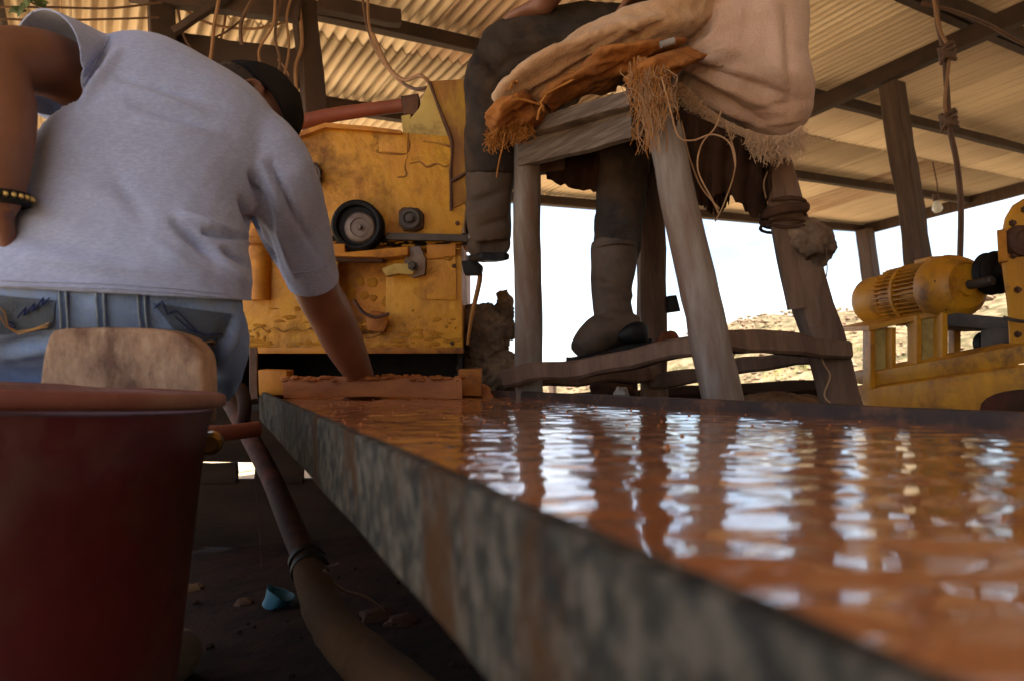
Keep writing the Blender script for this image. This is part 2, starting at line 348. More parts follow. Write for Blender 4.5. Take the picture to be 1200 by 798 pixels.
mm = N.new('ShaderNodeMix'); mm.data_type = 'RGBA'; K(mr.outputs[0], mm.inputs['Factor']); K(wet, mm.inputs['A']); K(mf.outputs['Result'], mm.inputs['B']); K(mm.outputs['Result'], bs.inputs['Base Color'])
bp = N.new('ShaderNodeBump'); bp.inputs['Strength'].default_value = .8; bp.inputs['Distance'].default_value = .03; K(noi(9, 12), bp.inputs['Height']); K(bp.outputs[0], bs.inputs['Normal'])
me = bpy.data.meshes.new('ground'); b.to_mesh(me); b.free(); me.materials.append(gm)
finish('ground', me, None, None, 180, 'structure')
# loose rubble and dry grass on the rise
mb = MB(); rnd = random.Random(3)
for i in range(5500):
    a = math.radians(rnd.uniform(-20, 62)); d = rnd.uniform(9, 24); x, y = d*math.sin(a), d*math.cos(a)
    s = rnd.uniform(.02, .085)*(1 if rnd.random() < .95 else 1.8); c = Vector((x, y, ground_h(x, y)+s*.3)); bb = len(mb.v)
    for p in ((1, 0, 0), (-1, 0, 0), (0, 1, 0), (0, -1, 0), (0, 0, .8), (0, 0, -.6), (.6, .6, .3), (-.6, -.5, .4)):
        mb.v.append(c+Vector(p)*s*rnd.uniform(.7, 1.3))
    for f in ((6, 0, 4), (6, 4, 2), (0, 6, 2), (4, 7, 2), (7, 1, 2), (7, 4, 3), (7, 3, 1), (0, 3, 4), (0, 2, 5), (2, 1, 5), (1, 3, 5), (3, 0, 5)): mb.f.append(tuple(bb+i for i in f))
tag(part('rubble', mb, 'rock', smooth=0, kind='stuff'), 'pale broken rubble scattered over the sunlit rise beyond the shed', 'rubble')
mb = MB()
for i in range(420):
    a = math.radians(rnd.uniform(-10, 50)); d = rnd.uniform(9, 24); x, y = d*math.sin(a), d*math.cos(a)
    if noise.noise(Vector((x*.3, y*.3, 9))) < 0: continue
    for k in range(16):
        o = Vector((x+rnd.gauss(0, .12), y+rnd.gauss(0, .12), 0)); o.z = ground_h(o.x, o.y)
        hh = rnd.uniform(.08, .28); dx = Vector((rnd.gauss(0, .06), rnd.gauss(0, .06), hh)); wv = Vector((rnd.uniform(-.008, .008), .006, 0)); bb = len(mb.v)
        mb.v += [o-wv, o+wv, o+dx]; mb.f.append((bb, bb+1, bb+2))
tag(part('dry_grass', mb, 'drygrass', smooth=0, kind='stuff'), 'dry yellowish grass tufts growing on the rubble rise', 'grass')

# ------------------------------------------------------------------ roof
roof = thing('corrugated_roof', 'low flat roof of dusty corrugated iron sheets on dark timbers over the whole work area', 'roof', UVp(ue, ve, H))
W, PITCHC, LEN = .91, .070, 2.3
def sheet_mesh():
    m = MB(); n = int(W/PITCHC*10); cols = []
    for k in (0, 1):
        for i in range(n+1):
            vv = i/n*W; z = .019*math.sin(2*math.pi*vv/PITCHC)
            for uu in (0, .55, 1.1, 1.7, LEN):
                m.v.append(Vector((uu, vv, z+k*.0018+.004*nz((uu, vv, 0), 2))))
    c = 5; tot = (n+1)*c
    for k in (0, 1):
        for i in range(n):
            for j in range(c-1):
                q = (k*tot+i*c+j, k*tot+(i+1)*c+j, k*tot+(i+1)*c+j+1, k*tot+i*c+j+1); m.f.append(q if k else q[::-1])
    for i in range(n):
        for j in (0, c-1): m.f.append((i*c+j, (i+1)*c+j, tot+(i+1)*c+j, tot+i*c+j))
    return m
base = sheet_mesh(); bb = base.bm(); ms = []
for k in range(3):
    me = bpy.data.meshes.new('roof_sheet'); bb.to_mesh(me); me.materials.append(M['roof%d' % k]); me.shade_smooth(); ms.append(me)
bb.free()
Rm = Matrix((( -U.x, V.x, 0), (-U.y, V.y, 0), (0, 0, 1))); k = 0; rnd = random.Random(12)
if Rm.determinant() < 0: pass
vv = ve+.06
while vv > vlo:
    uu = ue+.08; row = 0
    while uu > ulo:
        o = bpy.data.objects.new('roof_sheet', ms[rnd.choice((0, 0, 0, 1, 1, 2))]); COL.objects.link(o)
        mt = Rm.to_4x4(); pos = UVp(uu, vv-W, H+row*.006+.025+rnd.uniform(0, .002)+(k % 2)*.003)
        o.matrix_world = Matrix.Translation(pos) @ mt @ Matrix.Rotation(rnd.uniform(-.004, .004), 4, 'Z')
        o.parent = roof; o.matrix_parent_inverse = roof.matrix_basis.inverted()
        uu -= LEN-.12; row += 1
    vv -= W-.04; k += 1
def timber(name, a, b2, w_, h_, material='beam', parent=roof, rough=.004, **kw):
    return part(name, MB().beam(a, b2, w_, h_, n=14, rough=rough, r=.12), material, parent, **kw)
def purlin(px, py, v0, v1, w_=.06, h_=.08, up=0):
    u_, _ = rf(px, py, H-.03); timber('purlin', UVp(u_, v0, H-h_/2-.0), UVp(u_, v1, H-h_/2-.0), w_, h_)
vhide = rf(780, 200)[1]
purlin(990, 120, rf(930, 110)[1], ve); purlin(960, 208, vlo, ve, .07, .09); purlin(470, 33, vlo, rf(800, 110)[1], .06, .08)
purlin(1130, 24, rf(930, 0)[1]-1, ve); purlin(1010, 267, vlo, ve, .09, .1)
ub, _ = rf(700, -200); timber('purlin', UVp(ub, vlo, H-.05), UVp(ub, ve, H-.05), .06, .08)
timber('purlin', UVp(0.2, vlo, H-.05), UVp(.2, ve, H-.05), .06, .08)
timber('purlin', UVp(-2.4, vlo, H-.05), UVp(-2.4, ve, H-.05), .06, .08)
_, vr = rf(1040, 92, H-.2); timber('rafter', UVp(rf(960, 208)[0]-.3, vr, H-.17), UVp(ulo, vr, H-.17), .08, .11)
timber('fascia_board', UVp(ue+.05, ve+.03, H-.06), UVp(ulo, ve+.03, H-.06), .06, .17, 'post')
_, vr2 = rf(300, 60); timber('rafter', UVp(ue, vr2-1.2, H-.17), UVp(ulo, vr2-1.2, H-.17), .09, .14)
# unseen wall added behind the viewer to block light and darken the interior
bw = thing('shade_wall', 'tall wall of rusty corrugated sheets added unseen behind the viewer to block light', 'wall', UVp(ulo+.2, 0, 0))
vv = vlo
while vv < 3.0:
    o = bpy.data.objects.new('shade_wall_sheet', ms[2]); COL.objects.link(o)
    o.matrix_world = Matrix.Translation(UVp(ulo+.2, vv, H-.12)) @ Matrix(((0, V.x, U.x, 0), (0, V.y, U.y, 0), (-1, 0, 0, 0), (0, 0, 0, 1)))
    o.parent = bw; o.matrix_parent_inverse = bw.matrix_basis.inverted(); vv += .80
# posts
def post(px, py, h, w_, label, z=None, top=None, lean=(0, 0), material='post', d=None):
    g = G(px, py, h) if z is None else P(px, py, z)
    a = Vector((g.x+lean[0], g.y+lean[1], -.05)); bt = Vector((g.x, g.y, top or h))
    return tag(part('wooden_post', MB().beam(a, bt, w_, d or w_, up=U, n=16, rough=.006, r=.1), material), label, 'post')
post(1045, 92, H-.2, .125, 'tall dark square post holding up the rafter behind the yellow motor', top=H-.24)
post(1013, 270, H-.1, .2, 'thin corner post at the far end of the roof, above the motor fan cover', top=H-.1)
pl = post(190, 30, 0, .1, 'dark post left of the capped head, crossed by thin wires', z=3.0, top=H-.1, material='beam')
pr = post(361, 60, 0, .1, 'dark square post just right of the black cap, above the yellow mill', z=3.1, top=H-.1, d=.09, material='beam')
gl, gr_ = P(190, 0, 3.0), P(361, 0, 3.1)
fr = thing('cross_frame', 'dark timber rail, brace and brown board fixed between the two left posts', 'timber frame', P(275, 60, 3.0))
part('rail', MB().beam(P(150, -14, 2.97), P(352, 12, 3.03), .06, .11, n=10, rough=.004), 'beam', fr)
part('rail', MB().beam(P(372, 6, 3.0), P(470, 22, 3.15), .05, .07, n=10, rough=.004), 'beam', fr)
part('brace', MB().beam(P(203, 38, 2.93), P(270, -6, 2.93), .03, .03, n=8, rough=.003), 'beam', fr)
part('board', MB().beam(P(204, 62, 3.06), P(352, 84, 3.1), .03, .19, n=10, rough=.004), 'beam', fr)

# cables and wires
def wire(name, pts, r, material, label=None, cat='cable', n=6, sm=6, parent=None, group=None, kind=None):
    o = part(name, MB().tube([P(*p) for p in pts], r, n, sm), material, parent, kind=kind)
    if label: tag(o, label, cat, group)
    return o
wire('wire', [(-40, 8, 2.6), (60, 9, 2.7), (130, 10, 2.8), (190, 3, 2.9)], .005, 'cable', 'upper of two thin wires running left from the post beside the head', 'wire')
wire('wire', [(-40, 21, 2.6), (50, 24, 2.7), (120, 23, 2.8), (186, 21, 2.9)], .005, 'cable', 'lower of two thin wires running left from the post beside the head', 'wire')
wire('wire', [(-20, 203, 4.0), (30, 200, 4.0), (80, 203, 4.1)], .004, 'black', 'thin black wire across the small sky gap below the raised left arm', 'wire')
rnd = random.Random(5)
tang = [[(258, -10), (250, 30), (245, 70), (230, 100)], [(300, -10), (285, 25), (283, 52)], [(322, -5), (318, 30), (305, 60), (310, 90)],
        [(330, -5), (322, 40), (330, 75), (318, 110)], [(342, -10), (335, 20), (340, 60), (330, 95)], [(208, 10), (216, 40), (230, 62), (245, 70)],
        [(350, -5), (352, 50), (345, 80), (350, 120)], [(205, -5), (190, 30), (198, 60)], [(262, 80), (285, 66), (320, 68), (342, 95), (348, 130)]]
HW = ['tan wire hanging straight down above the middle of the brown board', 'short dark wire ending just above the top of the cap', 'tan wire bowing left above the cap, right of the short dark one', 'dark wire hanging over the right end of the board, near the post',
      'tan wire hanging almost straight beside the dark one near the right post', 'dark wire curling along the diagonal brace', 'tan wire hanging down the face of the post right of the cap', 'short dark wire looped over the face of the left post', 'long tan wire arching over the cap from the board to the post']
HW += ['thin tan wire sagging from the left post to the rail above the brown board', 'dark wire crossing from the left post to the post right of the cap', 'thin dark wire drooping low across the brown board', 'second tan wire beside the one running down to the top of the cap']
tang += [[(196, 30), (225, 48), (262, 40), (300, 8)], [(196, -6), (240, 26), (300, 34), (352, 20)], [(200, 70), (240, 84), (290, 78), (348, 58)], [(268, -10), (262, 28), (252, 60), (238, 84), (222, 92)]]
for i, tt in enumerate(tang):
    z = 2.85+.03*i
    wire('hanging_wire', [(x+rnd.uniform(-2, 2), y, z) for x, y in tt], rnd.uniform(.005, .009), 'cablepale' if i % 2 == 0 else 'cable',
         HW[i], 'wire', group='wires tangled between the two left posts')
wire('looped_cable', [(431, -10, 2.6), (432, 25, 2.5), (440, 55, 2.35), (455, 80, 2.2), (475, 100, 2.1), (497, 106, 2.02), (503, 98, 2.0), (492, 89, 2.0), (474, 94, 2.1), (455, 78, 2.2), (437, 40, 2.4)], .006, 'cablepale',
     'tan cable looping down from the roof onto the top of the yellow mill')
wire('looped_cable', [(424, -10, 2.6), (430, 30, 2.52), (444, 66, 2.32), (466, 92, 2.15), (484, 104, 2.05), (500, 103, 2.0)], .005, 'cable',
     'darker thin cable hanging beside the looped tan one above the mill')
hc = thing('hanging_cable', 'long brown cable with knots hanging from the roof in front of the right post', 'cable', P(1112, 150, 2.9))
part('cord', MB().tube([P(*p) for p in [(1096, -40, 2.9), (1098, 20, 2.9), (1106, 60, 2.9), (1110, 110, 2.9), (1113, 150, 2.85), (1121, 190, 2.8), (1126, 240, 2.7), (1125, 306, 2.62)]], .011, 8, 6), 'cable', hc)
part('cord', MB().tube([P(*p) for p in [(1088, -40, 2.88), (1100, 30, 2.87), (1112, 62, 2.86), (1107, 120, 2.86), (1112, 148, 2.84)]], .007, 8, 6), 'cablepale', hc)
for kx, ky, s in ((1110, 63, .028), (1112, 142, .03)):
    m = MB()
    for k in range(5):
        m.tube([P(kx, ky, 2.86)+Vector((math.cos(a)*s*.9, math.sin(a)*s*.9, (k-2)*.013+.01*math.sin(2*a+k))) for a in [j*math.pi/5 for j in range(10)]], .009, 6)
    part('knot', m, 'cable', hc)
wire('drooping_wire', [(1080, 4, 3.0), (1120, 14, 3.0), (1160, 30, 3.1), (1200, 52, 3.1), (1230, 60, 3.1)], .009, 'cable', 'dark red brown wire drooping along the roof timber at top right')
bl = thing('light_bulb', 'small pale unlit light bulb hanging by a wire under the roof edge above the motor', 'light bulb', P(1099, 243, 5.0))
part('bulb_glass', MB().lathe(P(1099, 249, 5), UP, [(.004, -.004), (.022, .0), (.034, .02), (.034, .04), (.024, .065), (.016, .085)], 20), 'bulb', bl, smooth=180)
part('bulb_socket', MB().lathe(P(1099, 249, 5), UP, [(.02, .083), (.022, .09), (.022, .13), (.01, .14)], 16), 'cable', bl)
part('bulb_wire', MB().tube([P(1099, 228, 5), P(1098, 215, 5), P(1093, 190, 4.9)], .005, 6), 'cable', bl)
# sprig of leaves
sp = thing('leafy_sprig', 'small green leafy sprig caught on the wires at the top left', 'leaves', P(40, 5, 2.6))
part('stem', MB().tube([P(20, -10, 2.6), P(38, 4, 2.6), P(58, 14, 2.6)], .004, 6), 'cable', sp)
rnd = random.Random(2)
for i in range(11):
    c = P(22+i*3.4, rnd.uniform(-8, 14), 2.6+rnd.uniform(-.03, .03)); d = Vector((rnd.gauss(0, 1), rnd.gauss(0, .6), rnd.gauss(-.3, 1))).normalized(); s_ = d.cross(CZ).normalized(); m = MB()
    m.v = [c, c+d*.03+s_*.014, c+d*.06+CZ*.006, c+d*.03-s_*.014, c+d*.03-CZ*.004]; m.f = [(0, 1, 4), (1, 2, 4), (2, 3, 4), (3, 0, 4)]; part('leaf', m, 'leaf', sp, smooth=0)

# ------------------------------------------------------------------ sluice table (camera stands just outside its left side)
AX = Vector((-.431, -.046, 1))
def T(lat, dn, z): return C(AX.x*z+lat, AX.y*z-dn, z)
ZE = 1.9; Z0 = -.35
sl = thing('sluice_table', 'long low sluice table carrying rust red slurry from the mill towards the viewer', 'sluice', C(0, -.5, .9))
def latR(z): return (-.663*(z-1.9)-.095)-AX.x*z
m = MB(); rings = []
for i in range(81):
    z = Z0+(ZE-Z0)*i/80; wv = .0015*noise.noise(Vector((z*6, 0, 0)))
    t_ = .006
    rings.append([T(.121-t_+wv, .052+.0018*noise.noise(Vector((z*16, 3, 0))), z), T(.121+t_, .052+.0018*noise.noise(Vector((z*16, 5, 0))), z), T(.121+t_, .131, z), T(.121-t_+wv*2, .131, z)])
m.loft(rings); part('side_board', m, 'side', sl, bevel=.0025, label='dark steel left side splashed with dried slurry')
m = MB(); rings = []
for i in range(61):
    z = Z0+(ZE-Z0)*i/60; l = latR(z); q = .003*noise.noise(Vector((z*9, 1, 0)))
    rings.append([T(l, .049+q, z), T(l+.03, .049+q, z), T(l+.03, .12, z), T(l, .12, z)])
m.loft(rings); part('side_board', m, 'rim', sl, bevel=.004, label='dark wet timber rim on the far side')
m = MB(); rings = []
for i in range(9):
    z = Z0+(ZE-Z0)*i/8; rings.append([T(.121, .10, z), T(latR(z)+.01, .10, z), T(latR(z)+.01, .128, z), T(.121, .128, z)])
m.loft(rings); part('bed', m, 'rim', sl)
for z, la in ((1.7, .16), (1.7, .6), (.6, .2), (.6, .95), (-.2, .18), (-.2, 1.2)):
    p = T(la, .12, z); part('leg', MB().beam(p, Vector((p.x, p.y, -.05)), .05, .05, n=6), 'mudwall', sl)
part('end_block', MB().prism([(302, 433), (336, 434), (336, 463), (303, 463)], 1.78, .06), 'yellow2', sl, bevel=.004)
part('end_block', MB().prism([(537, 433), (564, 432), (564, 464), (537, 463)], 1.80, .06), 'yellow2', sl, bevel=.004)
part('end_strip', MB().beam(P(297, 410, 1.86), P(299, 470, 1.78), .02, .03, n=6), 'wood_brown', sl)
part('cross_board', MB().beam(P(332, 454, 1.71), P(540, 454, 1.71), .018, .05, n=30, rough=.003), 'mudwet', sl, label='low cross board washed over by red mud')
# water sheet, rippled
wm = bpy.data.materials.new('muddy water'); wm.use_nodes = True; t = wm.node_tree; N = t.nodes; K = t.links.new; bs = N['Principled BSDF']
tc = N.new('ShaderNodeTexCoord')
bs.inputs['Roughness'].default_value = .08; bs.inputs['Coat Weight'].default_value = 1; bs.inputs['Coat Roughness'].default_value = .035; bs.inputs['Coat IOR'].default_value = 1.4; bs.inputs['IOR'].default_value = 1.33; bs.inputs['Specular IOR Level'].default_value = .5
K(ramp(noi(6), .35, .68, (.47, .185, .07), (.36, .13, .045)), bs.inputs['Base Color'])
mpw = N.new('ShaderNodeMapping'); mpw.inputs['Rotation'].default_value = (0, 0, -.25); mpw.inputs['Scale'].default_value = (.32, 1.5, 1); K(tc.outputs['Object'], mpw.inputs[0])
nw = N.new('ShaderNodeTexNoise'); nw.inputs['Scale'].default_value = 42; nw.inputs['Detail'].default_value = 4; nw.inputs['Roughness'].default_value = .55; nw.inputs['Distortion'].default_value = .15; K(mpw.outputs[0], nw.inputs['Vector'])
bp = N.new('ShaderNodeBump'); bp.inputs['Strength'].default_value = .45; bp.inputs['Distance'].default_value = .0035; K(nw.outputs['Fac'], bp.inputs['Height']); K(bp.outputs[0], bs.inputs['Normal'])
NX, NZ = 200, 420; vs = []; fs = []
for i in range(NZ+1):
    z = Z0+(ZE+.25-Z0)*i/NZ
    for j in range(NX+1):
        f = j/NX; la = .121+f*(latR(min(z, ZE))+.004-.121)
        if z > ZE: la = .165+f*.57
        x = AX.x*z+la
        hgt = .0016*noise.noise(Vector((x*13, z*30, 0)))+.0009*noise.noise(Vector((x*28+4, z*60, 2)))
        k = max(0, min(1, (z-1.35)/.5)); hgt += k*.007*noise.noise(Vector((x*9, z*22, 7)))+k*.004*abs(noise.noise(Vector((x*30, z*50, 3))))
        if z > 1.83: hgt += min(1, (z-1.83)/.03)*.032+max(0, z-1.83)*.05
        vs.append(C(x, AX.y*z-.069+hgt, z))
for i in range(NZ):
    for j in range(NX): a = i*(NX+1)+j; fs.append((a, a+1, a+NX+2, a+NX+1))
me = bpy.data.meshes.new('water'); me.from_pydata(vs, [], fs); me.materials.append(wm); me.update()
if me.polygons[0].normal.z < 0: me.flip_normals()
finish('water', me, None, None, 180, 'structure')
m = MB(); rnd = random.Random(31)
for i in range(260):
    z = .5+1.3*rnd.random()**.6; la = .14+(latR(z)-.16)*rnd.random()**1.5; c = T(la, .0685, z); r = rnd.uniform(.0006, .0026)
    m.loft([[c+CX*math.cos(a)*r*k+CY*h*r+CZ*math.sin(a)*r*k for a in [q*math.pi/3 for q in range(6)]] for k, h in ((.9, -.6), (1, .1), (.5, .7))])
tag(part('floating_grit', m, 'mudwet', kind='stuff', smooth=60), 'tiny mud crumbs and grit floating on the red slurry', 'grit')
# mud lumps at the outlet
m = MB(); rnd = random.Random(8)
for i in range(260):
    x = rnd.uniform(330, 540); c = P(x, 443+rnd.uniform(-1, 3)-(5*math.exp(-((x-465)/30)**2)*rnd.random()), rnd.uniform(1.695, 1.75)); r = rnd.uniform(.002, .007)
    m.loft([[c+CX*math.cos(a)*r*1.8*k+CY*h*r+CZ*math.sin(a)*r*k for a in [q*math.pi/4 for q in range(8)]] for k, h in ((.3, -.8), (.9, -.3), (.95, .3), (.4, .8))])
tag(part('red_mud', m, 'mudwet', kind='stuff'), 'clots of wet red mud piled along the mill outlet', 'mud')

# ------------------------------------------------------------------ yellow mill
mill = thing('ore_mill', 'battered yellow ore mill with black pulley feeding the head of the sluice', 'machine', C(-.45, -.45, 2.1))
Zm = 1.93
# lower body built as separate plates round the recess
part('front_plate', MB().prism([(290, 262), (352, 262), (352, 286), (396, 286), (396, 372), (404, 384), (425, 392), (452, 392), (452, 300), (541, 300), (542, 413), (276, 413)], Zm, .02), 'yellow', mill, bevel=.003)
part('chute', MB().prism([(380, 284), (460, 284), (460, 400), (380, 400)], Zm+.05, .02), 'yellow2', mill, label='muddy recessed chute behind the front plate')
lp = P(276, 413, Zm)
part('housing', MB().prism([(283, 252), (352, 252), (352, 274), (536, 274), (537, 411), (279, 411)], Zm+.1, .4), 'yellow2', mill)
part('side_plate', MB().prism([(533, 286), (541, 286), (541, 412), (533, 412)], Zm+.021, .42), 'yellow2', mill, bevel=.002)
part('outlet_back', MB().prism([(272, 412), (545, 412), (548, 480), (272, 480)], Zm+.35, .02), 'black', mill)  # black back and sides stand in for the shade inside the outlet
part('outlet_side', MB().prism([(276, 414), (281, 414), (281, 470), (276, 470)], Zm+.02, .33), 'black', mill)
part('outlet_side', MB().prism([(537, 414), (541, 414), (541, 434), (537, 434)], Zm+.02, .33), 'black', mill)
part('bottom_flange', MB().prism([(274, 407), (543, 407), (543, 414), (274, 414)], Zm-.02, .03), 'yellow2', mill, bevel=.002)
# upper body
part('upper_housing', MB().prism([(350, 158), (381, 147), (440, 151), (476, 156), (530, 160), (547, 240), (541, 275), (350, 276)], Zm-.01, .4), 'yellow', mill, bevel=.004)
part('lid_edge', MB().prism([(346, 160), (350, 155), (381, 144), (430, 148), (470, 153), (470, 157), (430, 153), (381, 149.5), (350, 161)], Zm-.03, .44), 'yellow2', mill, bevel=.001)
part('belt_slot', MB().prism([(345, 274), (548, 274), (548, 287), (345, 287)], Zm+.015, .02), 'black', mill)
part('slide_bar', MB().prism([(452, 273), (548, 275), (548, 283), (452, 281)], Zm-.035, .03), 'steel', mill, bevel=.002)
hp = part('hopper', MB().prism([(503, 95), (556, 92), (557, 190), (550, 236), (528, 246), (528, 165)], Zm-.015, .36), 'rustpaint', mill, bevel=.003)
part('hopper_side', MB().prism([(502, 97), (527, 165), (478, 158), (480, 140), (491, 127)], Zm+.02, .3), 'pale_yellow', mill, bevel=.003)
part('seam', MB().tube([P(503, 96, Zm-.018), P(515, 128, Zm-.018), P(529, 166, Zm-.018), P(528, 205, Zm-.018), P(529, 247, Zm-.018)], .004, 6, 3, jit=.5), 'rust', hp)
part('seam', MB().tube([P(529, 213, Zm-.02), P(552, 199, Zm-.02)], .005, 6), 'rust', hp)
part('hopper_flange', MB().prism([(472, 114), (490, 116), (490, 135), (472, 133)], Zm+.04, .1), 'rust', mill, bevel=.002)
part('hopper_lip', MB().prism([(470, 136), (481, 134), (481, 157), (472, 156)], Zm+.03, .2), 'pale_yellow', mill, bevel=.002)
for pts in ([(438, 160), (452, 164), (470, 162), (479, 165), (478, 178), (470, 181), (448, 180), (441, 177)], [(480, 192), (492, 190), (500, 196), (512, 192), (522, 196), (530, 190)], [(496, 166), (510, 168), (528, 172)],
            [(441, 168), (476, 169)], [(443, 174), (476, 175)], [(478, 182), (474, 196), (476, 206), (466, 208)],
            [(297, 387), (305, 383), (312, 388), (322, 384), (332, 389), (343, 385), (355, 388), (368, 384), (377, 388)], [(452, 372), (445, 391), (430, 396), (416, 390)]):
    part('weld_bead', MB().tube([P(x, y, Zm-.011) for x, y in pts], .0022, 6, 3, jit=1.6), 'rustpaint', mill)
part('patch_plate', MB().prism([(443, 152), (478, 156), (477, 180), (444, 178)], Zm-.014, .01), 'yellow', mill, bevel=.001)
part('hatch_plate', MB().prism([(500, 303), (534, 298), (535, 352), (500, 351)], Zm-.008, .012), 'yellow', mill, bevel=.002)
part('hatch_plate', MB().prism([(500, 287), (534, 286), (534, 300), (500, 304)], Zm-.016, .012), 'yellow2', mill, bevel=.002)
part('ledge', MB().prism([(384, 286), (404, 286), (404, 296), (478, 289), (478, 299), (452, 302), (384, 300)], Zm-.07, .075), 'yellow2', mill, bevel=.003)
part('ledge_lip', MB().prism([(384, 296), (450, 299), (448, 307), (392, 306)], Zm-.05, .05), 'rust', mill, bevel=.002)
pv = part('pulley', MB().lathe(P(423, 268, Zm-.005), -CZ, [(.02, 0), (.066, .0), (.070, .006), (.070, .02), (.062, .026), (.062, .034), (.070, .04), (.070, .055), (.064, .06), (.056, .058), (.052, .045), (.04, .045)], 48), 'black', mill, smooth=40)
part('hub', MB().lathe(P(423, 268, Zm-.045), -CZ, [(.043, 0), (.043, .012), (.038, .017), (.026, .019), (.024, .016), (.008, .016), (.006, .028), (.002, .028)], 40), 'hubsteel', pv)
bg_ = part('bearing', MB().prism([(467, 247), (472, 243), (490, 244), (496, 250), (496, 266), (488, 271), (472, 270), (467, 264)], Zm-.03, .03), 'rust', mill, bevel=.003)
part('bearing_ring', MB().lathe(P(481, 257, Zm-.03), -CZ, [(.031, 0), (.031, .008), (.026, .012), (.018, .012), (.016, .006), (.012, .006), (.011, .022), (.002, .024)], 32), 'steel', bg_)
def bolt(c, r, parent, ax=-CZ, h=.01, material='rust'):
    part('bolt', MB().lathe(c, ax, [(r*1.5, 0), (r*1.5, h*.2), (r, h*.2), (r, h), (r*.8, h*1.1)], 6), material, parent, smooth=20)
for x, y in ((357, 262), (536, 262), (287, 400), (530, 402), (532, 312)): bolt(P(x, y, Zm-.012), .0045, mill, h=.006)
part('latch', MB().prism([(447, 315), (462, 309), (480, 309), (488, 314), (484, 322), (466, 321), (452, 324)], Zm-.05, .04), 'pale_yellow', mill, bevel=.004)
part('bracket', MB().prism([(476, 291), (492, 288), (499, 304), (498, 322), (484, 326), (472, 320)], Zm-.03, .03), 'hubsteel', mill, bevel=.003)
bolt(P(484, 312, Zm-.052), .010, mill, h=.02, material='steel')
part('lower_clamp', MB().prism([(428, 372), (434, 364), (448, 366), (455, 378), (450, 390), (430, 388)], Zm-.02, .05), 'yellow2', mill, bevel=.008)
part('clamp_rod', MB().tube([P(415, 352, Zm-.05), P(425, 366, Zm-.05), P(440, 372, Zm-.05), P(456, 368, Zm-.05)], .005, 8, 3), 'rust', mill)
part('intake_pipe', MB().lathe(P(304, 352, Zm-.01), CY, [(.02, 0), (.028, .0), (.028, .15), (.042, .155), (.042, .17), (.03, .175), (.02, .2)], 28), 'yellow2', mill, smooth=35)
part('stay_bar', MB().beam(P(324, 316, Zm-.03), P(348, 346, Zm-.03), .02, .014), 'yellow2', mill)
rh = thing('clevis_ring', 'dark metal hook and ring bolted to the mill front beside the sleeve', 'hook', P(368, 205, Zm-.04)) if 0 else None
part('hook_plate', MB().prism([(357, 192), (370, 190), (376, 198), (374, 214), (364, 217), (358, 206)], Zm-.03, .02), 'rust', mill, bevel=.002)
part('hook_ring', MB().tube([P(368+7*math.cos(a), 206+11*math.sin(a), Zm-.045) for a in [k*math.pi/8 for k in range(17)]], .004, 6), 'steel', mill)
for x in (290, 530):
    a = P(x, 411, Zm+.15); part('leg', MB().beam(a, Vector((a.x, a.y, -.05)), .06, .06), 'rust', mill)
    a = P(x, 411, Zm+.42); part('leg', MB().beam(a, Vector((a.x, a.y, -.05)), .06, .06), 'rust', mill)
part('side_pulley', MB().lathe(P(546, 245, Zm+.12), CX, [(.02, -.02), (.07, -.01), (.075, 0), (.075, .03), (.06, .035), (.02, .035)], 32), 'black', mill)
o = thing('feed_pipe', 'sloping red brown pipe entering the top of the mill behind the cap', 'pipe', P(420, 128, 2.05))
part('pipe_run', MB().tube([P(335, 149, 2.0), P(380, 137, 2.02), P(440, 128, 2.04), P(487, 122, 2.05)], [.022, .021, .020, .020], 18, 3), 'redpipe', o, smooth=60)
part('pipe_collar', MB().tube([P(472, 124, 2.05), P(492, 121, 2.05)], .027, 18), 'rust', o)
m = MB(); rnd = random.Random(21)
def cake(x, y, z, rx, ry, th):
    c = P(x, y, z); o_ = rnd.random()*60; n = 16; rings = []
    for k, h in ((1, -.2), (.95, .35), (.6, .8), (.2, 1)):
        rings.append([c+(CX*math.cos(a)*rx*k+CY*math.sin(a)*ry*k)*(1+.45*noise.noise(Vector((math.cos(a)*1.5, math.sin(a)*1.5, o_))))-CZ*th*h for a in [q*2*math.pi/n for q in range(n)]])
    m.loft(rings)
for i in range(70):
    y = 408-abs(rnd.gauss(0, 20)); cake(rnd.uniform(283, 536), y, Zm-.0005, rnd.uniform(.004, .022), rnd.uniform(.002, .007), rnd.uniform(.0006, .0014))
for i in range(14): cake(rnd.uniform(400, 455), rnd.uniform(330, 395), Zm+.0495, rnd.uniform(.008, .02), rnd.uniform(.008, .02), rnd.uniform(.001, .002))
for i in range(60): cake(rnd.uniform(385, 540), rnd.choice((284, 300, 290))+rnd.gauss(0, 2), Zm-.012, rnd.uniform(.005, .016), rnd.uniform(.002, .005), rnd.uniform(.001, .003))
part('mud_caking', m, 'mudcake', mill, kind='stuff', smooth=60)
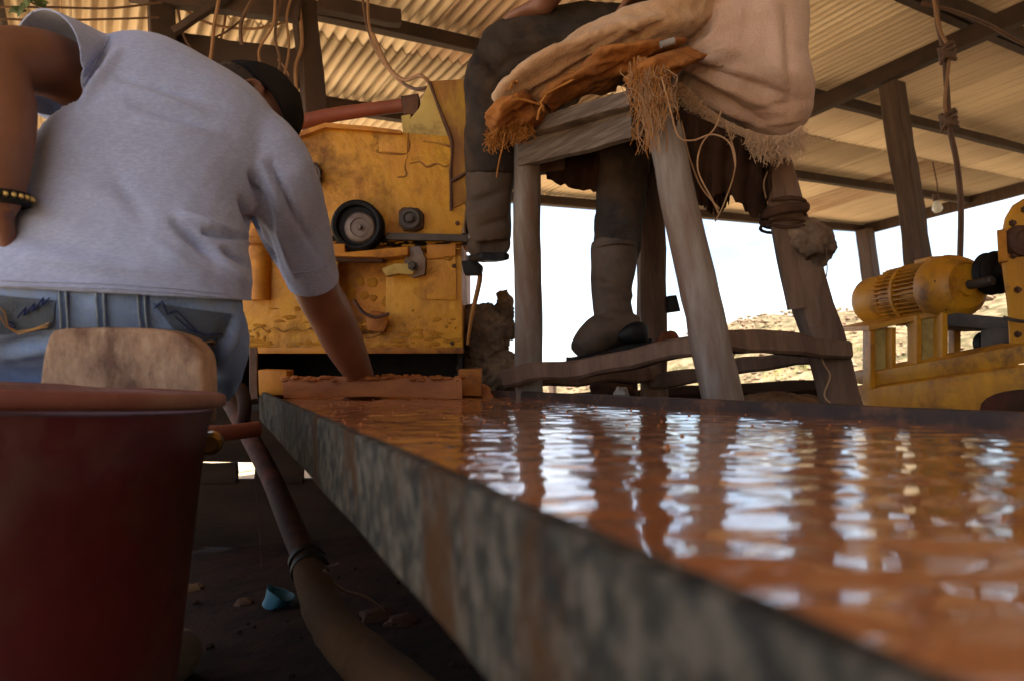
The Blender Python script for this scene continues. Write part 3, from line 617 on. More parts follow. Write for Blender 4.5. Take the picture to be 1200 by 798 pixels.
# rod on the right of the mill and old sack heap
o = thing('prop_rod', 'bent yellowish metal rod hanging from a black clamp right of the mill', 'rod', P(555, 350, 1.9))
part('rod_bar', MB().tube([P(562, 316, 1.9), P(562, 330, 1.9), P(553, 370, 1.9), P(548, 404, 1.9)], [.007, .007, .006, .004], 8, 3), 'rustpaint', o)
part('clamp', MB().prism([(540, 306), (556, 304), (566, 312), (564, 322), (544, 322)], 1.87, .05), 'black', o, bevel=.005)
part('clamp_bolt', MB().tube([P(549, 312, 1.9), P(549, 300, 1.9)], .007, 8), 'steel', o)
def blob(cx, cy, z, rx, ry, rz, seed, amp=.3, nu=36, nv=24, sc=9):
    m = MB(); rings = []
    for i in range(1, nv):
        ph = math.pi*i/nv; ring = []
        for j in range(nu):
            th = 2*math.pi*j/nu; d = Vector((math.sin(ph)*math.cos(th), math.cos(ph), math.sin(ph)*math.sin(th)))
            k = 1+amp*nz(d, 1.6, seed)+amp*.5*(.4-abs(nz(d, 4.5, seed+3)))
            ring.append(P(cx, cy, z)+CX*d.x*rx*k+CY*d.y*ry*k+CZ*d.z*rz*k)
        rings.append(ring)
    return m.loft(rings)
def heap(b, amp, sc, seed):
    folds(b, amp, sc, None, (), seed, .8)
m = blob(568, 398, 2.12, .085, .11, .09, 3, .35); m2 = blob(578, 440, 2.1, .10, .07, .09, 9, .35); m3 = blob(592, 372, 2.15, .03, .08, .05, 21, .4)
for q in (m2, m3):
    bb_ = len(m.v); m.v += q.v; m.f += [tuple(i+bb_ for i in f) for f in q.f]
b = remesh(m, .006, 2); heap(b, .016, 28, 4); heap(b, .008, 60, 8)
tag(part('old_sack', b, 'sackold', smooth=60), 'crumpled grey brown woven sack heaped between the mill and the stool', 'sack')
a = P(575, 465, 2.1)
tag(part('crate', MB().box(Vector((a.x, a.y, a.z/2-.03)), (V, U, UP), .12, .12, a.z/2-.0), 'mudwall', bevel=.006), 'dark muddy crate standing under the old sack heap', 'crate')

# ------------------------------------------------------------------ stool
st = thing('tall_stool', 'tall rough wooden stool with splayed grey legs and muddy rungs', 'stool', Vector((P(770, 300, 1.65).x, P(770, 300, 1.65).y, 0)))
def down(a, b2, h=0): return a+(b2-a)*((h-a.z)/(b2.z-a.z))
LL = (P(617, 160, 1.72), P(620, 475, 1.75)); LN = (P(769, 112, 1.42), P(848, 475, 1.34)); LR = (P(904, 190, 1.64), P(988, 480, 1.60)); LB = (P(757, 150, 1.95), P(767, 470, 1.99))
def leg_(a, b2, r0, r1, mt, sq=False, label=None):
    e = down(a, b2); n = 14
    if sq: return part('leg', MB().beam(a, e, r0*2, r0*2.0, up=CZ, n=n, rough=.004, r=.2), mt, st, label=label)
    return part('leg', MB().tube([a.lerp(e, i/n)+Vector((nz((i*.6, r0*100, 0), 1), nz((i*.6, 5, r0*90), 1), 0))*.005 for i in range(n+1)], [r0+(r1-r0)*i/n for i in range(n+1)], 20, 2, jit=.06), mt, st, label=label, smooth=60)
leg_(*LL, .034, .037, 'wood_grey'); leg_(*LN, .034, .044, 'wood_grey'); leg_(*LR, .036, .04, 'wood_brown', True); leg_(*LB, .036, .038, 'wood_brown', True)
def apr(a, b2, w_, h_, mt='apron', name='apron'): return part(name, MB().beam(a, b2, w_, h_, n=10, rough=.003, r=.12), mt, st)
apr(P(613, 178, 1.70), P(745, 142, 1.43), .03, .075)
apr(P(606, 160, 1.68), P(748, 116, 1.40), .06, .035, 'apron', 'seat_rail')
apr(P(776, 146, 1.42), P(912, 200, 1.63), .03, .075, 'wood_brown'); apr(P(617, 190, 1.76), P(757, 170, 1.95), .03, .08, 'wood_brown'); apr(P(770, 172, 1.96), P(900, 210, 1.68), .03, .08, 'wood_brown')
for k in range(5):
    f0, f1 = k/5+.1, k/5+.1
    a = P(614, 152, 1.70).lerp(P(757, 132, 1.42), f0); d = P(762, 148, 1.98).lerp(P(905, 168, 1.66), f1)
    part('seat_board', MB().beam(a, d, .085, .02, n=8, rough=.003), 'wood_brown', st)
def rung(a, b2, w_, h_, mt='wood_brown'): part('rung', MB().beam(a, b2, w_, h_, n=12, rough=.006, r=.3), mt, st)
rung(P(598, 442, 1.72), P(842, 402, 1.355), .05, .042)
rung(P(838, 399, 1.37), P(985, 408, 1.585), .045, .045)
rung(P(618, 444, 1.77), P(768, 436, 1.97), .04, .045); rung(P(765, 446, 1.96), P(975, 414, 1.66), .035, .04)
rung(P(800, 462, 1.5), P(985, 440, 1.62), .03, .03) if 0 else None
part('leg_splint', MB().beam(P(902, 196, 1.60), P(935, 362, 1.585), .04, .02, up=CZ, n=8), 'wood_brown', st)
m = MB(); c = P(917, 252, 1.62)
for k in range(7):
    tilt = random.uniform(-.02, .02)
    m.tube([c+CX*math.cos(a)*.050+CZ*math.sin(a)*.050+CY*((k-3)*.009+tilt*math.sin(a)) for a in [j*math.pi/8 for j in range(17)]], .004, 6)
part('lashing', m, 'rag', st)
part('brace_stub', MB().prism([(783, 347), (793, 346), (798, 365), (783, 367)], 1.93, .05), 'black', st, bevel=.003)
part('brace_stub', MB().prism([(972, 363), (980, 364), (980, 388), (972, 386)], 1.62, .05), 'rust', st, bevel=.003)
m = MB().tube([P(895, 252, 1.57), P(915, 246, 1.55), P(945, 243, 1.57)], .012, 8, 4); part('brace_stub', m, 'rag', st)
b = remesh(blob(948, 284, 1.6, .05, .05, .045, 30, .4), .005, 2); heap(b, .01, 40, 3)
tag(part('rag_knot', b, 'sackold', smooth=60), 'wad of brown rag tied round the upper right leg of the stool', 'rag')
b = remesh(blob(783, 403, 1.9, .03, .035, .04, 40, .3), .005, 2); tag(part('red_cloth', b, 'glove', smooth=60), 'small red brown cloth draped behind the stool rung near the boot heel', 'cloth')

def strand(m, a, b2, r, sag=.02, wob=.01, n=7, rnd=random):
    pts = []; o = rnd.random()*90
    for i in range(n+1):
        f = i/n; p = a.lerp(b2, f)+UP*(-sag*4*f*(1-f))+Vector((noise.noise(Vector((f*4, o, 0))), noise.noise(Vector((f*4, o, 5))), noise.noise(Vector((f*4, o, 9)))*.6))*wob*2*min(1, f*3)
        pts.append(p)
    m.tube(pts, r, 5)
# cloth on the seat
fsk = thing('folded_sack', 'folded ochre sack padding the stool seat under the sitting thigh', 'sack', P(690, 90, 1.5))
def roll(pts, n=26, k=7, seed=1, amp=.25):
    q = crom(pts, 8); rings = []; V_ = [P(a[0], a[1], a[2]) for a in q]
    for i, a in enumerate(q):
        t_ = (V_[min(i+1, len(q)-1)]-V_[max(i-1, 0)]).normalized(); w1 = (CY-t_*CY.dot(t_)).normalized(); w2 = t_.cross(w1); ring = []
        for j in range(n):
            th = 2*math.pi*j/n; f = 1+amp*.6*math.sin(k*th+2.5*math.sin(i*.12+seed))+amp*noise.noise(Vector((math.cos(th)*1.3, math.sin(th)*1.3, i*.13+seed)))
            ring.append(V_[i]+w1*math.cos(th)*a[3]*f+w2*math.sin(th)*a[4]*f)
        rings.append(ring)
    return MB().loft(rings)
def soft(pts, k, seed, amp, mt, crease, fa=.006, label=None):
    b = remesh(roll(pts, 64, k, seed, amp), .0055, 4); folds(b, fa, 14, None, crease, seed, .7); folds(b, fa*.5, 38, None, (), seed+3, .8); part('sack_fold', b, mt, fsk, smooth=180, label=label)
soft([(812, 14, 1.62, .036, .10), (770, 34, 1.56, .056, .13), (715, 55, 1.52, .046, .14), (665, 84, 1.52, .036, .13), (625, 110, 1.56, .026, .11), (604, 126, 1.6, .018, .08)], 5, 2, .10, 'sack2',
     W2((600, 122), (790, 20), 4, -.010, (606, 112), (775, 12), 3.5, .007, (625, 122), (792, 44), 4, .009, (640, 118), (790, 54), 3.5, -.010, (640, 92), (740, 30), 4, -.006, (650, 100), (780, 34), 3, .006, (660, 108), (780, 62), 3, .006, (730, 30), (770, 70), 4, -.006))
soft([(632, 122, 1.53, .020, .08), (612, 134, 1.55, .026, .09), (596, 146, 1.57, .024, .07), (585, 152, 1.6, .014, .04)], 5, 5, .25, 'sack3', W2((590, 140), (640, 118), 3, -.008, (592, 150), (640, 130), 3, .008, (600, 128), (612, 158), 3, -.007), .009, 'lower mud soaked orange fold')
soft([(770, 66, 1.50, .012, .08), (735, 74, 1.47, .020, .10), (700, 90, 1.48, .014, .09), (668, 104, 1.50, .010, .06), (640, 122, 1.52, .012, .05)], 4, 8, .3, 'sack3', W2((660, 106), (760, 66), 3, -.008, (690, 84), (750, 80), 3, .007), .009, 'dark orange strip of sack bunched on the seat')
soft([(800, 72, 1.50, .012, .05), (775, 78, 1.42, .022, .06), (752, 86, 1.385, .020, .05), (738, 96, 1.38, .010, .03)], 5, 11, .3, 'sack3', W2((740, 96), (800, 68), 3, -.008), .009, 'torn orange sack end over the near corner of the seat')
m = MB(); rnd = random.Random(4)
for i in range(160):
    x = rnd.uniform(578, 625); strand(m, P(x, 150-(x-578)*.3+rnd.uniform(-4, 4), 1.55+rnd.uniform(-.03, .03)), P(x-rnd.uniform(0, 16), 156+rnd.uniform(2, 26)-(x-578)*.3, 1.55), .0009, 0, .014, 6, rnd)
strand(m, P(592, 155, 1.53), P(582, 208, 1.53), .002, 0, .01, 7, rnd)
for a, c in (((705, 82), (640, 112)), ((640, 112), (630, 140)), ((705, 83), (668, 86)), ((600, 118), (640, 128)), ((597, 104), (610, 96))): strand(m, P(*a, 1.42), P(*c, 1.45), .0028, -.008, .006, 7, rnd)
part('frayed_edge', m, 'stringo', fsk, kind='stuff')
# raffia hanging down the near corner
rf_ = thing('raffia_tassel', 'bundle of orange stained raffia hanging over the near corner of the seat', 'raffia', P(755, 110, 1.36)); m = MB(); m2 = MB()
for i in range(230):
    x = rnd.gauss(762, 11); y0 = 72+abs(x-750)*.4+rnd.uniform(-8, 8); ln = rnd.uniform(18, 70) if abs(x-757) > 8 else rnd.uniform(50, 110)
    strand(m if rnd.random() < .5 else m2, P(x, y0, 1.365+rnd.uniform(-.03, .01)), P(x+rnd.gauss(3, 7), y0+ln, 1.35+rnd.uniform(-.02, .02)), rnd.uniform(.0004, .0009), 0, .014, 8, rnd)
part('strands', m, 'string', rf_, kind='stuff'); part('strands', m2, 'stringo', rf_, kind='stuff')
part('peg', MB().tube([P(774, 53, 1.37), P(790, 48, 1.37)], .007, 12), 'bone', rf_)
# hanging strings under the seat
LS = ['long pale string from the raffia tassel sagging right across the rags', 'pale string looping down the middle of the dark rags to their lowest tip', 'pale string hanging close along the right side of the near stool leg', 'pale string bowing right in front of the lowest rag', 'short pale string curling just below the sack fringe', 'short pale string at the top of the right stool leg']
for i, pts in enumerate([[(775, 90), (786, 130), (795, 160), (812, 165), (835, 158), (855, 168), (862, 195)], [(845, 130), (838, 150), (822, 170), (818, 200), (835, 235), (842, 250)],
                         [(790, 110), (800, 150), (808, 185), (822, 220), (843, 245)], [(850, 145), (862, 190), (850, 235), (838, 260)], [(872, 160), (880, 175), (905, 172), (915, 185)], [(905, 192), (895, 215), (900, 240)]]):
    wire('loose_string', [(x, y, 1.335+.035*i+(x-790)*.0004) for x, y in pts], .0017, 'string', LS[i], 'string', group='strings dangling under the seat')
wire('loose_string', [(958, 400, 1.54), (965, 425, 1.54), (973, 440, 1.54), (966, 462, 1.54), (975, 474, 1.54)], .002, 'string', 'short pale string stuck to the foot of the right stool leg', 'string')
wire('loose_string', [(968, 290, 1.55), (969, 320, 1.55), (962, 345, 1.56), (966, 380, 1.56)], .0014, 'cable', 'thin dark thread hanging below the rag on the right stool leg', 'string')
# dark rags under seat
def drape(outline_top, lengths, z0, z1, seed, amp=.012):
    n = len(outline_top)*10; top = crom([(x, y, 0) for x, y in outline_top], 10); ln = crom([(l, 0, 0) for l in lengths], 10); vs = []; rows = 12; b = bmesh.new()
    g = []
    for i, tp in enumerate(top):
        f = i/(len(top)-1); row = []
        for k in range(rows+1):
            z = z0+(z1-z0)*f+amp*math.sin(i*.9+k*.15+seed)+amp*noise.noise(Vector((i*.2, k*.2, seed)))
            row.append(b.verts.new(P(tp[0]+2*noise.noise(Vector((i*.3, k*.3, seed+4))), tp[1]+ln[i][0]*k/rows*(1+.12*noise.noise(Vector((i*.9, seed, 0)))), z)))
        g.append(row)
    for i in range(len(g)-1):
        for k in range(rows): b.faces.new((g[i][k], g[i+1][k], g[i+1][k+1], g[i][k+1]))
    solid(b, .003); return b
rg = thing('dark_rags', 'dark torn rags hanging beneath the stool seat behind the fringe', 'rag', P(830, 190, 1.5))
part('rag_panel', drape([(782, 122), (815, 136), (850, 152), (885, 168), (905, 182)], [60, 105, 75, 88, 40], 1.385, 1.57, 1, .018), 'rag', rg, smooth=80)
part('rag_panel', drape([(815, 150), (830, 160), (845, 165), (856, 175)], [80, 88, 84, 60], 1.48, 1.52, 7), 'rag', rg, smooth=80)
part('rag_panel', drape([(640, 180), (680, 178), (720, 172), (760, 170)], [30, 45, 52, 60], 1.80, 1.75, 3), 'rag', rg, smooth=80)

# ------------------------------------------------------------------ people
def ell(c, wv, dv, n=28, p=2.3):
    out = []
    for j in range(n):
        th = 2*math.pi*j/n; ct, s_ = math.cos(th), math.sin(th)
        out.append(c+wv*math.copysign(abs(ct)**(2/p), ct)+dv*math.copysign(abs(s_)**(2/p), s_))
    return out
def smooth_rings(rings, k=4):
    flat = [tuple(x for p in r for x in p) for r in rings]; q = crom(flat, k); return [[Vector(a[i:i+3]) for i in range(0, len(a), 3)] for a in q]
def head(c, fwd, up, s=1.0):
    f = fwd.normalized(); u = (up-f*up.dot(f)).normalized(); r = f.cross(u); m = MB(); rings = []; nu, nv = 40, 30
    for i in range(1, nv):
        ph = math.pi*i/nv; ring = []
        for j in range(nu):
            th = 2*math.pi*j/nu; x = math.sin(ph)*math.sin(th); y = math.sin(ph)*math.cos(th); z = math.cos(ph)      # x right, y forward, z up
            X, Y, Z = x*.076, y*.096, z*.118
            if z < 0: X *= 1+.28*z; Y = Y*(1+.10*z)+(-.25*z)*.05                                  # jaw
            if y > 0:
                def g(cx_, cz_, sx, sz): return math.exp(-((x-cx_)/sx)**2-((z-cz_)/sz)**2)
                Y += .020*g(0, -.16, .12, .16)+.008*g(0, .0, .09, .22)                            # nose
                Y -= .012*(g(.36, .02, .17, .11)+g(-.36, .02, .17, .11)); Y += .006*(g(.36, .17, .22, .07)+g(-.36, .17, .22, .07))
                Y += .006*g(0, -.47, .22, .045)+.005*g(0, -.56, .2, .045)-.004*g(0, -.515, .22, .02); Y += .008*g(0, -.78, .2, .14)
            ring.append(c+(r*X+f*Y+u*Z)*s)
        rings.append(ring)
    m.loft(rings)
    for sd_ in (-1, 1):
        e = c+r*sd_*.076*s-f*.004*s-u*.008*s
        m.tube([e+(f*math.cos(a)*.016+u*math.sin(a)*.028+r*sd_*(.010-.006*math.cos(a)))*s for a in [k*math.pi/7 for k in range(-4, 10)]], .006*s, 8); m.tube([e-u*.012*s, e+u*.014*s], .009*s, 8)
    return m
def join(m, q):
    k = len(m.v); m.v += q.v; m.f += [tuple(i+k for i in f) for f in q.f]; return m
def hand(wrist, dirv, palm_n, side, curl=.5, s=1.0):
    """palm, four unequal fingers and a thumb"""
    d = dirv.normalized(); n = (palm_n-d*palm_n.dot(d)).normalized(); a = d.cross(n)*side; m = MB()
    m.loft(smooth_rings([ell(wrist+d*k*s, a*w_*s, n*t_*s, 16, 2.4) for k, w_, t_ in ((-.02, .026, .020), (.0, .028, .019), (.03, .037, .016), (.065, .042, .014), (.088, .040, .011))], 3))
    for k, (o_, ln) in enumerate(((-.030, .066), (-.010, .078), (.011, .074), (.030, .058))):
        p = wrist+(d*(.080-.006*abs(o_)/.03)+a*o_)*s; ang = 0; pts = [p-d*.02*s]; dd = d+a*o_*2
        for q_ in range(4):
            pts.append(p.copy()); ang = curl*(.5+.45*q_)*(1+.08*k); vv_ = (dd*math.cos(ang)+n*math.sin(ang)).normalized(); p = p+vv_*ln*s*(.42, .32, .26, .0)[q_] if q_ < 3 else p
        m.tube(pts, [.009*s, .0092*s, .0086*s, .0078*s, .0062*s], 12, 3)
    p = wrist+(d*.018-a*.030)*s; m.tube([wrist+d*.008*s-a*.012*s, p, p+(d*.030-a*.022+n*.008)*s, p+(d*.056-a*.028+n*.018)*s], [.014*s, .0135*s, .0105*s, .0085*s], 12, 4)
    return m

# --- man bending over the sluice -------------------------------------------------
man = thing('person', 'man in grey T-shirt, jeans and black cap bending with one arm in the mud', 'person', Vector((P(135, 400, 1.15).x, P(135, 400, 1.15).y, 0)))
bd = (-CZ*.9+CY*.45).normalized()
def tring(L_, R_, z0, z1, dp, back=None, sc=1.0, p=2.4, n=28):
    a, c = P(*L_, z0), P(*R_, z1); cen = (a+c)/2; wv = (c-a)/2; bk = back or bd
    bk = (bk-wv.normalized()*bk.dot(wv.normalized())).normalized()
    return ell(cen, wv*sc, -bk*dp*sc, n, p)
spine = [((-60, 385), (284, 396), 1.05, 1.07, .132), ((-46, 350), (286, 362), 1.05, 1.07, .13), ((-22, 290), (287, 305), 1.05, 1.08, .12), ((8, 245), (284, 275), 1.06, 1.11, .118), ((40, 198), (292, 246), 1.07, 1.14, .118),
         ((68, 152), (312, 216), 1.09, 1.18, .115), ((92, 104), (326, 182), 1.13, 1.21, .11), ((128, 66), (322, 150), 1.18, 1.24, .10), ((182, 68), (315, 134), 1.24, 1.28, .075), ((232, 92), (312, 132), 1.30, 1.32, .055)]
sh_L, el_L, wr_L = P(98, 96, 1.14), P(-8, 78, .98), P(-2, 236, .93)
sh_R, el_R, wr_R = P(318, 205, 1.2), P(371, 338, 1.45), P(418, 432, 1.73)
def torso(sc): return MB().loft(smooth_rings([tring(a, b_, z0, z1, dp, sc=sc) for a, b_, z0, z1, dp in spine], 4))
body = torso(.82)
hd_c = P(288, 134, 1.38); hf = (CX*.6-CY*.7+CZ*.1).normalized(); hu = (CX*.5+CY*.55+CZ*.6).normalized(); hu = (hu-hf*hu.dot(hf)).normalized()
body.tube([P(258, 125, 1.28), P(272, 132, 1.34), hd_c], [.052, .05, .048], 20, 3)
join(body, head(hd_c, hf, hu, .92))
body.tube([sh_L, P(50, 74, 1.06), el_L, P(-6, 130, .95), P(-3, 190, .93), wr_L], [.052, .05, .048, .05, .040, .029], 22, 5)
body.tube([sh_R, P(345, 270, 1.32), el_R, P(386, 366, 1.53), P(403, 402, 1.63), wr_R, P(424, 446, 1.77)], [.055, .051, .048, .050, .047, .038, .034], 22, 5)
join(body, hand(wr_L, P(-62, 300, 1.0)-wr_L, CZ-CX*.2, -1, .35)); join(body, hand(P(424, 447, 1.77), P(432, 470, 1.86)-P(424, 447, 1.77), -CY+CX*.3, -1, .7))
hipR, kneR, ankR = P(195, 400, 1.12), P(110, 530, 1.12), P(205, 640, 1.42)
hipL, kneL, ankL = P(40, 400, 1.12), P(-20, 520, 1.2), P(-60, 620, 1.5)
kneR.z = .33; ankR = Vector((kneR.x-.05, kneR.y+.15, .09)); ankL = Vector((kneL.x-.05, kneL.y+.2, .09))
for h_, k_, a_ in ((hipR, kneR, ankR), (hipL, kneL, ankL)):
    body.tube([h_, h_.lerp(k_, .5), k_, k_.lerp(a_, .35), a_], [.07, .065, .055, .056, .04], 20, 4)
    body.tube([a_, Vector((a_.x, a_.y+.02, .05)), Vector((a_.x+.01, a_.y+.13, .03))], [.038, .04, .03], 16, 4)
bmb = remesh(body, .0055, 5); part('body', bmb, 'skin', man, smooth=180)
# shirt
shirt = torso(1.03)
shirt.tube([P(120, 100, 1.15), sh_L, P(56, 74, 1.07), P(20, 66, 1.02)], [.07, .085, .078, .076], 28, 5)
shirt.tube([P(280, 170, 1.2), sh_R, P(344, 262, 1.30), P(367, 322, 1.41), P(376, 350, 1.46)], [.085, .077, .066, .058, .058], 28, 5)
b = remesh(shirt, .0055, 7)
cw = lambda *q: P(*q)
cr_ = W2((205, 262), (268, 316), 7, -.011, (215, 252), (290, 283), 6, .008, (240, 272), (292, 280), 3.5, -.016, (245, 296), (288, 332), 8, .008, (262, 292), (290, 312), 4, -.009, (180, 285), (250, 330), 9, .005,
         (285, 235), (302, 285), 5, -.013, (296, 205), (320, 268), 4.5, -.012, (304, 190), (334, 250), 5, .007, (318, 190), (350, 262), 4, -.008, (308, 270), (325, 320), 5, -.007, (322, 262), (345, 322), 5, .005, (338, 240), (372, 300), 5, -.004,
         (128, 48), (84, 122), 5, -.013, (140, 62), (95, 128), 5, .008, (52, 70), (108, 86), 5, .006, (60, 105), (98, 104), 4, -.008, (56, 125), (88, 118), 4, .005,
         (140, 92), (232, 112), 5, -.0045, (150, 105), (236, 132), 5, .0045, (155, 122), (250, 150), 6, -.0045, (165, 140), (262, 160), 6, .004, (180, 100), (270, 128), 4, -.003,
         (30, 300), (200, 320), 8, .0035, (10, 272), (150, 300), 9, -.0035, (0, 250), (100, 262), 8, .003, (60, 200), (150, 240), 12, .003, (120, 180), (170, 260), 12, -.003)
cr_ = [(a, c, w_*.85, am*1.75) for a, c, w_, am in cr_]
folds(b, .008, 7, (CX, .45), cr_, 3, .6)
cut(b, P(57, 76, 1.065), (P(20, 66, 1.02)-P(70, 78, 1.08)).normalized(), .19, P(20, 66, 1.02)-P(98, 96, 1.14), .10)
cut(b, P(368, 325, 1.41), (P(376, 350, 1.46)-P(360, 298, 1.36)).normalized(), .16)
hemn = ray(0, 338).cross(ray(290, 353)).normalized(); hemn = -hemn if hemn.dot(CY) > 0 else hemn; cut(b, P(125, 344, 1.05), hemn, .45)
cut(b, P(262, 112, 1.30), (hd_c-P(262, 112, 1.30)).normalized(), .11)
bvh_s = BVHTree.FromBMesh(b); solid(b, .0022)
sh = part('t_shirt', b, 'shirt', man, smooth=180)
def surf(bvh, px, py, off=.0015):
    d = ray(px, py).normalized(); h = bvh.ray_cast(CP, d)
    if h[0] is None: return None
    n = h[1] if h[1].dot(d) < 0 else -h[1]; return h[0]+n*off
def ontop(bvh, pts, off=.0012, step=3):
    out = []
    for (x0, y0), (x1, y1) in zip(pts, pts[1:]):
        n = max(1, int(math.hypot(x1-x0, y1-y0)/step))
        for k in range(n):
            q = surf(bvh, x0+(x1-x0)*k/n, y0+(y1-y0)*k/n, off)
            if q is not None: out.append(q)
    return out
def seam(bvh, pts, r, material, parent, name='seam', flat=1.0, off=.0012):
    q = ontop(bvh, pts, off)
    if len(q) > 2: part(name, MB().tube(q, r, 6, flat=flat), material, parent)
seam(bvh_s, [(341, 320), (360, 319), (389, 309)], .0008, 'shirt', sh, 'cuff_seam'); seam(bvh_s, [(128, 44), (112, 70), (98, 98), (86, 122)], .0009, 'shirt', sh, 'armhole_seam'); seam(bvh_s, [(2, 335), (60, 336), (130, 338), (200, 343), (268, 350)], .0007, 'shirt', sh, 'hem_seam')
seam(bvh_s, [(2, 329), (60, 331), (130, 333), (200, 338), (268, 345)], .0009, 'shirt', sh, 'hem_seam')
# jeans
jn = MB().loft(smooth_rings([tring(a, b_, z0, z1, dp) for a, b_, z0, z1, dp in
     [((-30, 300), (280, 315), 1.07, 1.09, .105), ((-48, 340), (282, 352), 1.06, 1.08, .12), ((-62, 380), (288, 385), 1.06, 1.09, .14), ((-66, 420), (284, 420), 1.08, 1.11, .15), ((-55, 455), (268, 450), 1.12, 1.13, .14)]], 4))
jn.tube([P(192, 400, 1.12), P(172, 455, 1.13), kneR, kneR.lerp(ankR, .4), ankR], [.125, .105, .08, .078, .066], 28, 6)
jn.tube([P(20, 400, 1.12), P(-5, 455, 1.15), kneL, kneL.lerp(ankL, .4), ankL], [.125, .108, .08, .078, .066], 28, 6)
b = remesh(jn, .008, 6)
folds(b, .007, 11, None, W2((265, 380), (240, 440), 6, -.01, (280, 370), (262, 430), 5, .008, (60, 398), (0, 405), 6, -.012, (66, 408), (0, 420), 5, .006, (255, 400), (238, 460), 4, -.007), 9, .6)
folds(b, .003, 26, None, (), 12, .8)
bvh_j = BVHTree.FromBMesh(b); jo = part('jeans', b, 'jeans', man, smooth=180)
def patch(bvh, poly, material, parent, name, off=.003, n=14):
    (ax_, ay), (bx, by), (cx_, cy_), (dx, dy) = poly; bb = bmesh.new(); g = []
    for i in range(n+1):
        row = []
        for j in range(n+1):
            u_, v_ = i/n, j/n; x = (1-u_)*(1-v_)*ax_+u_*(1-v_)*bx+u_*v_*cx_+(1-u_)*v_*dx; y = (1-u_)*(1-v_)*ay+u_*(1-v_)*by+u_*v_*cy_+(1-u_)*v_*dy
            q = surf(bvh, x, y, off); row.append(bb.verts.new(q) if q is not None else None)
        g.append(row)
    for i in range(n):
        for j in range(n):
            f = (g[i][j], g[i+1][j], g[i+1][j+1], g[i][j+1])
            if all(f): bb.faces.new(f)
    solid(bb, .003); return part(name, bb, material, parent, smooth=60)
pk1 = patch(bvh_j, [(-10, 345), (66, 352), (62, 385), (-10, 392)], 'denimfade', jo, 'back_pocket'); pk2 = patch(bvh_j, [(180, 355), (270, 368), (262, 395), (225, 412)], 'denimfade', jo, 'back_pocket')
for x in (73, 81, 116, 124, 164, 172):
    seam(bvh_j, [(x-1, 340), (x, 362), (x+1, 392)], .0014, 'threadpale', jo, 'side_seam', off=.007)
patch(bvh_j, [(68, 338), (80, 338), (80, 392), (67, 392)], 'jeans', jo, 'belt_loop', .004, 8); patch(bvh_j, [(114, 340), (125, 340), (126, 392), (113, 392)], 'jeans', jo, 'belt_loop', .004, 8); patch(bvh_j, [(163, 342), (174, 342), (176, 392), (164, 392)], 'jeans', jo, 'belt_loop', .004, 8)
for pts, mt in (([(-2, 356), (8, 362), (12, 378), (22, 386), (45, 382), (64, 375)], 'threadtan'), ([(0, 362), (10, 380), (24, 388), (62, 379)], 'threadtan'), ([(12, 374), (18, 376), (14, 380), (24, 382)], 'threadblue'),
                ([(24, 370), (34, 358), (32, 368), (44, 354), (42, 364), (54, 348), (52, 358), (63, 346)], 'threadblue'), ([(182, 360), (190, 352), (196, 366), (206, 362), (218, 374), (232, 388)], 'threadblue'),
                ([(214, 388), (228, 398), (236, 412)], 'threadtan'), ([(236, 412), (240, 398), (246, 396), (254, 404)], 'threadtan'), ([(205, 370), (222, 384), (240, 390), (262, 388)], 'threadblue')):
    seam(bvh_j, [(x, y) for x, y in pts], .0010, mt, jo, 'embroidery', off=.0068)
# boots of the bending man (mostly hidden)
for a_ in (ankR, ankL):
    part('boot', MB().tube([a_+UP*.12, a_+UP*.02, Vector((a_.x, a_.y+.03, .05)), Vector((a_.x+.01, a_.y+.16, .04)), Vector((a_.x+.01, a_.y+.2, .035))], [.06, .056, .056, .05, .02], 20, 4), 'boot', man, smooth=60)
# wrist band, cap, hair
m = MB(); dW = (wr_L-P(-3, 190, .93)).normalized()
m.lathe(wr_L-dW*.012, dW, [(.030, 0), (.037, .001), (.038, .006), (.038, .012), (.037, .017), (.030, .018)], 28); wb = part('wrist_band', m, 'black', man)
m = MB(); a1 = (CX-dW*CX.dot(dW)).normalized(); a2 = dW.cross(a1)
for k in range(26):
    th = k*2*math.pi/26; c = wr_L-dW*.004+(a1*math.cos(th)+a2*math.sin(th))*.0385; m.lathe(c-dW*.004, dW, [(.001, 0), (.0035, .002), (.0035, .006), (.001, .008)], 8)
part('bead_row', m, 'gold', wb)
cpm = MB(); r_ = hf.cross(hu).normalized(); rings = []
for i in range(0, 15):
    ph = i/14*math.radians(84); ring = []
    for j in range(48):
        th = 2*math.pi*j/48; x = math.sin(ph)*math.sin(th); y = math.sin(ph)*math.cos(th); z = math.cos(ph)
        ring.append(hd_c+hu*.012+r_*x*.084+hf*(y*.101-.004)+hu*z*(.115+.004*math.cos(6*th)*math.sin(ph)))
    rings.append(ring)
rings = [[hd_c+hu*.1275-hf*.004+(p-(hd_c+hu*.127))*.001 for p in rings[1]]]+rings[1:]
b = MB().loft(rings, cap=False).bm(); solid(b, .003); cap_ = part('cap', b, 'cap', man, smooth=80)
bb = bmesh.new(); g = []
for i in range(25):
    th = math.radians(-68+136*i/24); row = []
    for k in range(7):
        e = k/6; wd = math.cos(math.radians(-68+136*i/24)*1.25)
        row.append(bb.verts.new(hd_c+hu*(-.008-.02*e*e-.014*abs(math.sin(th))*e)+r_*math.sin(th)*(.084-.004*e)+hf*(math.cos(th)*.099-.004+e*.055*max(0, wd)**.5)))
    g.append(row)
for i in range(24):
    for k in range(6): bb.faces.new((g[i][k], g[i+1][k], g[i+1][k+1], g[i][k+1]))
solid(bb, .004); part('brim', bb, 'cap', cap_, smooth=60)
part('crown_button', MB().lathe(hd_c+hu*.127-hf*.004, hu, [(.008, -.002), (.008, .001), (.003, .004)], 12), 'cap', cap_)
hm = MB(); rings = []
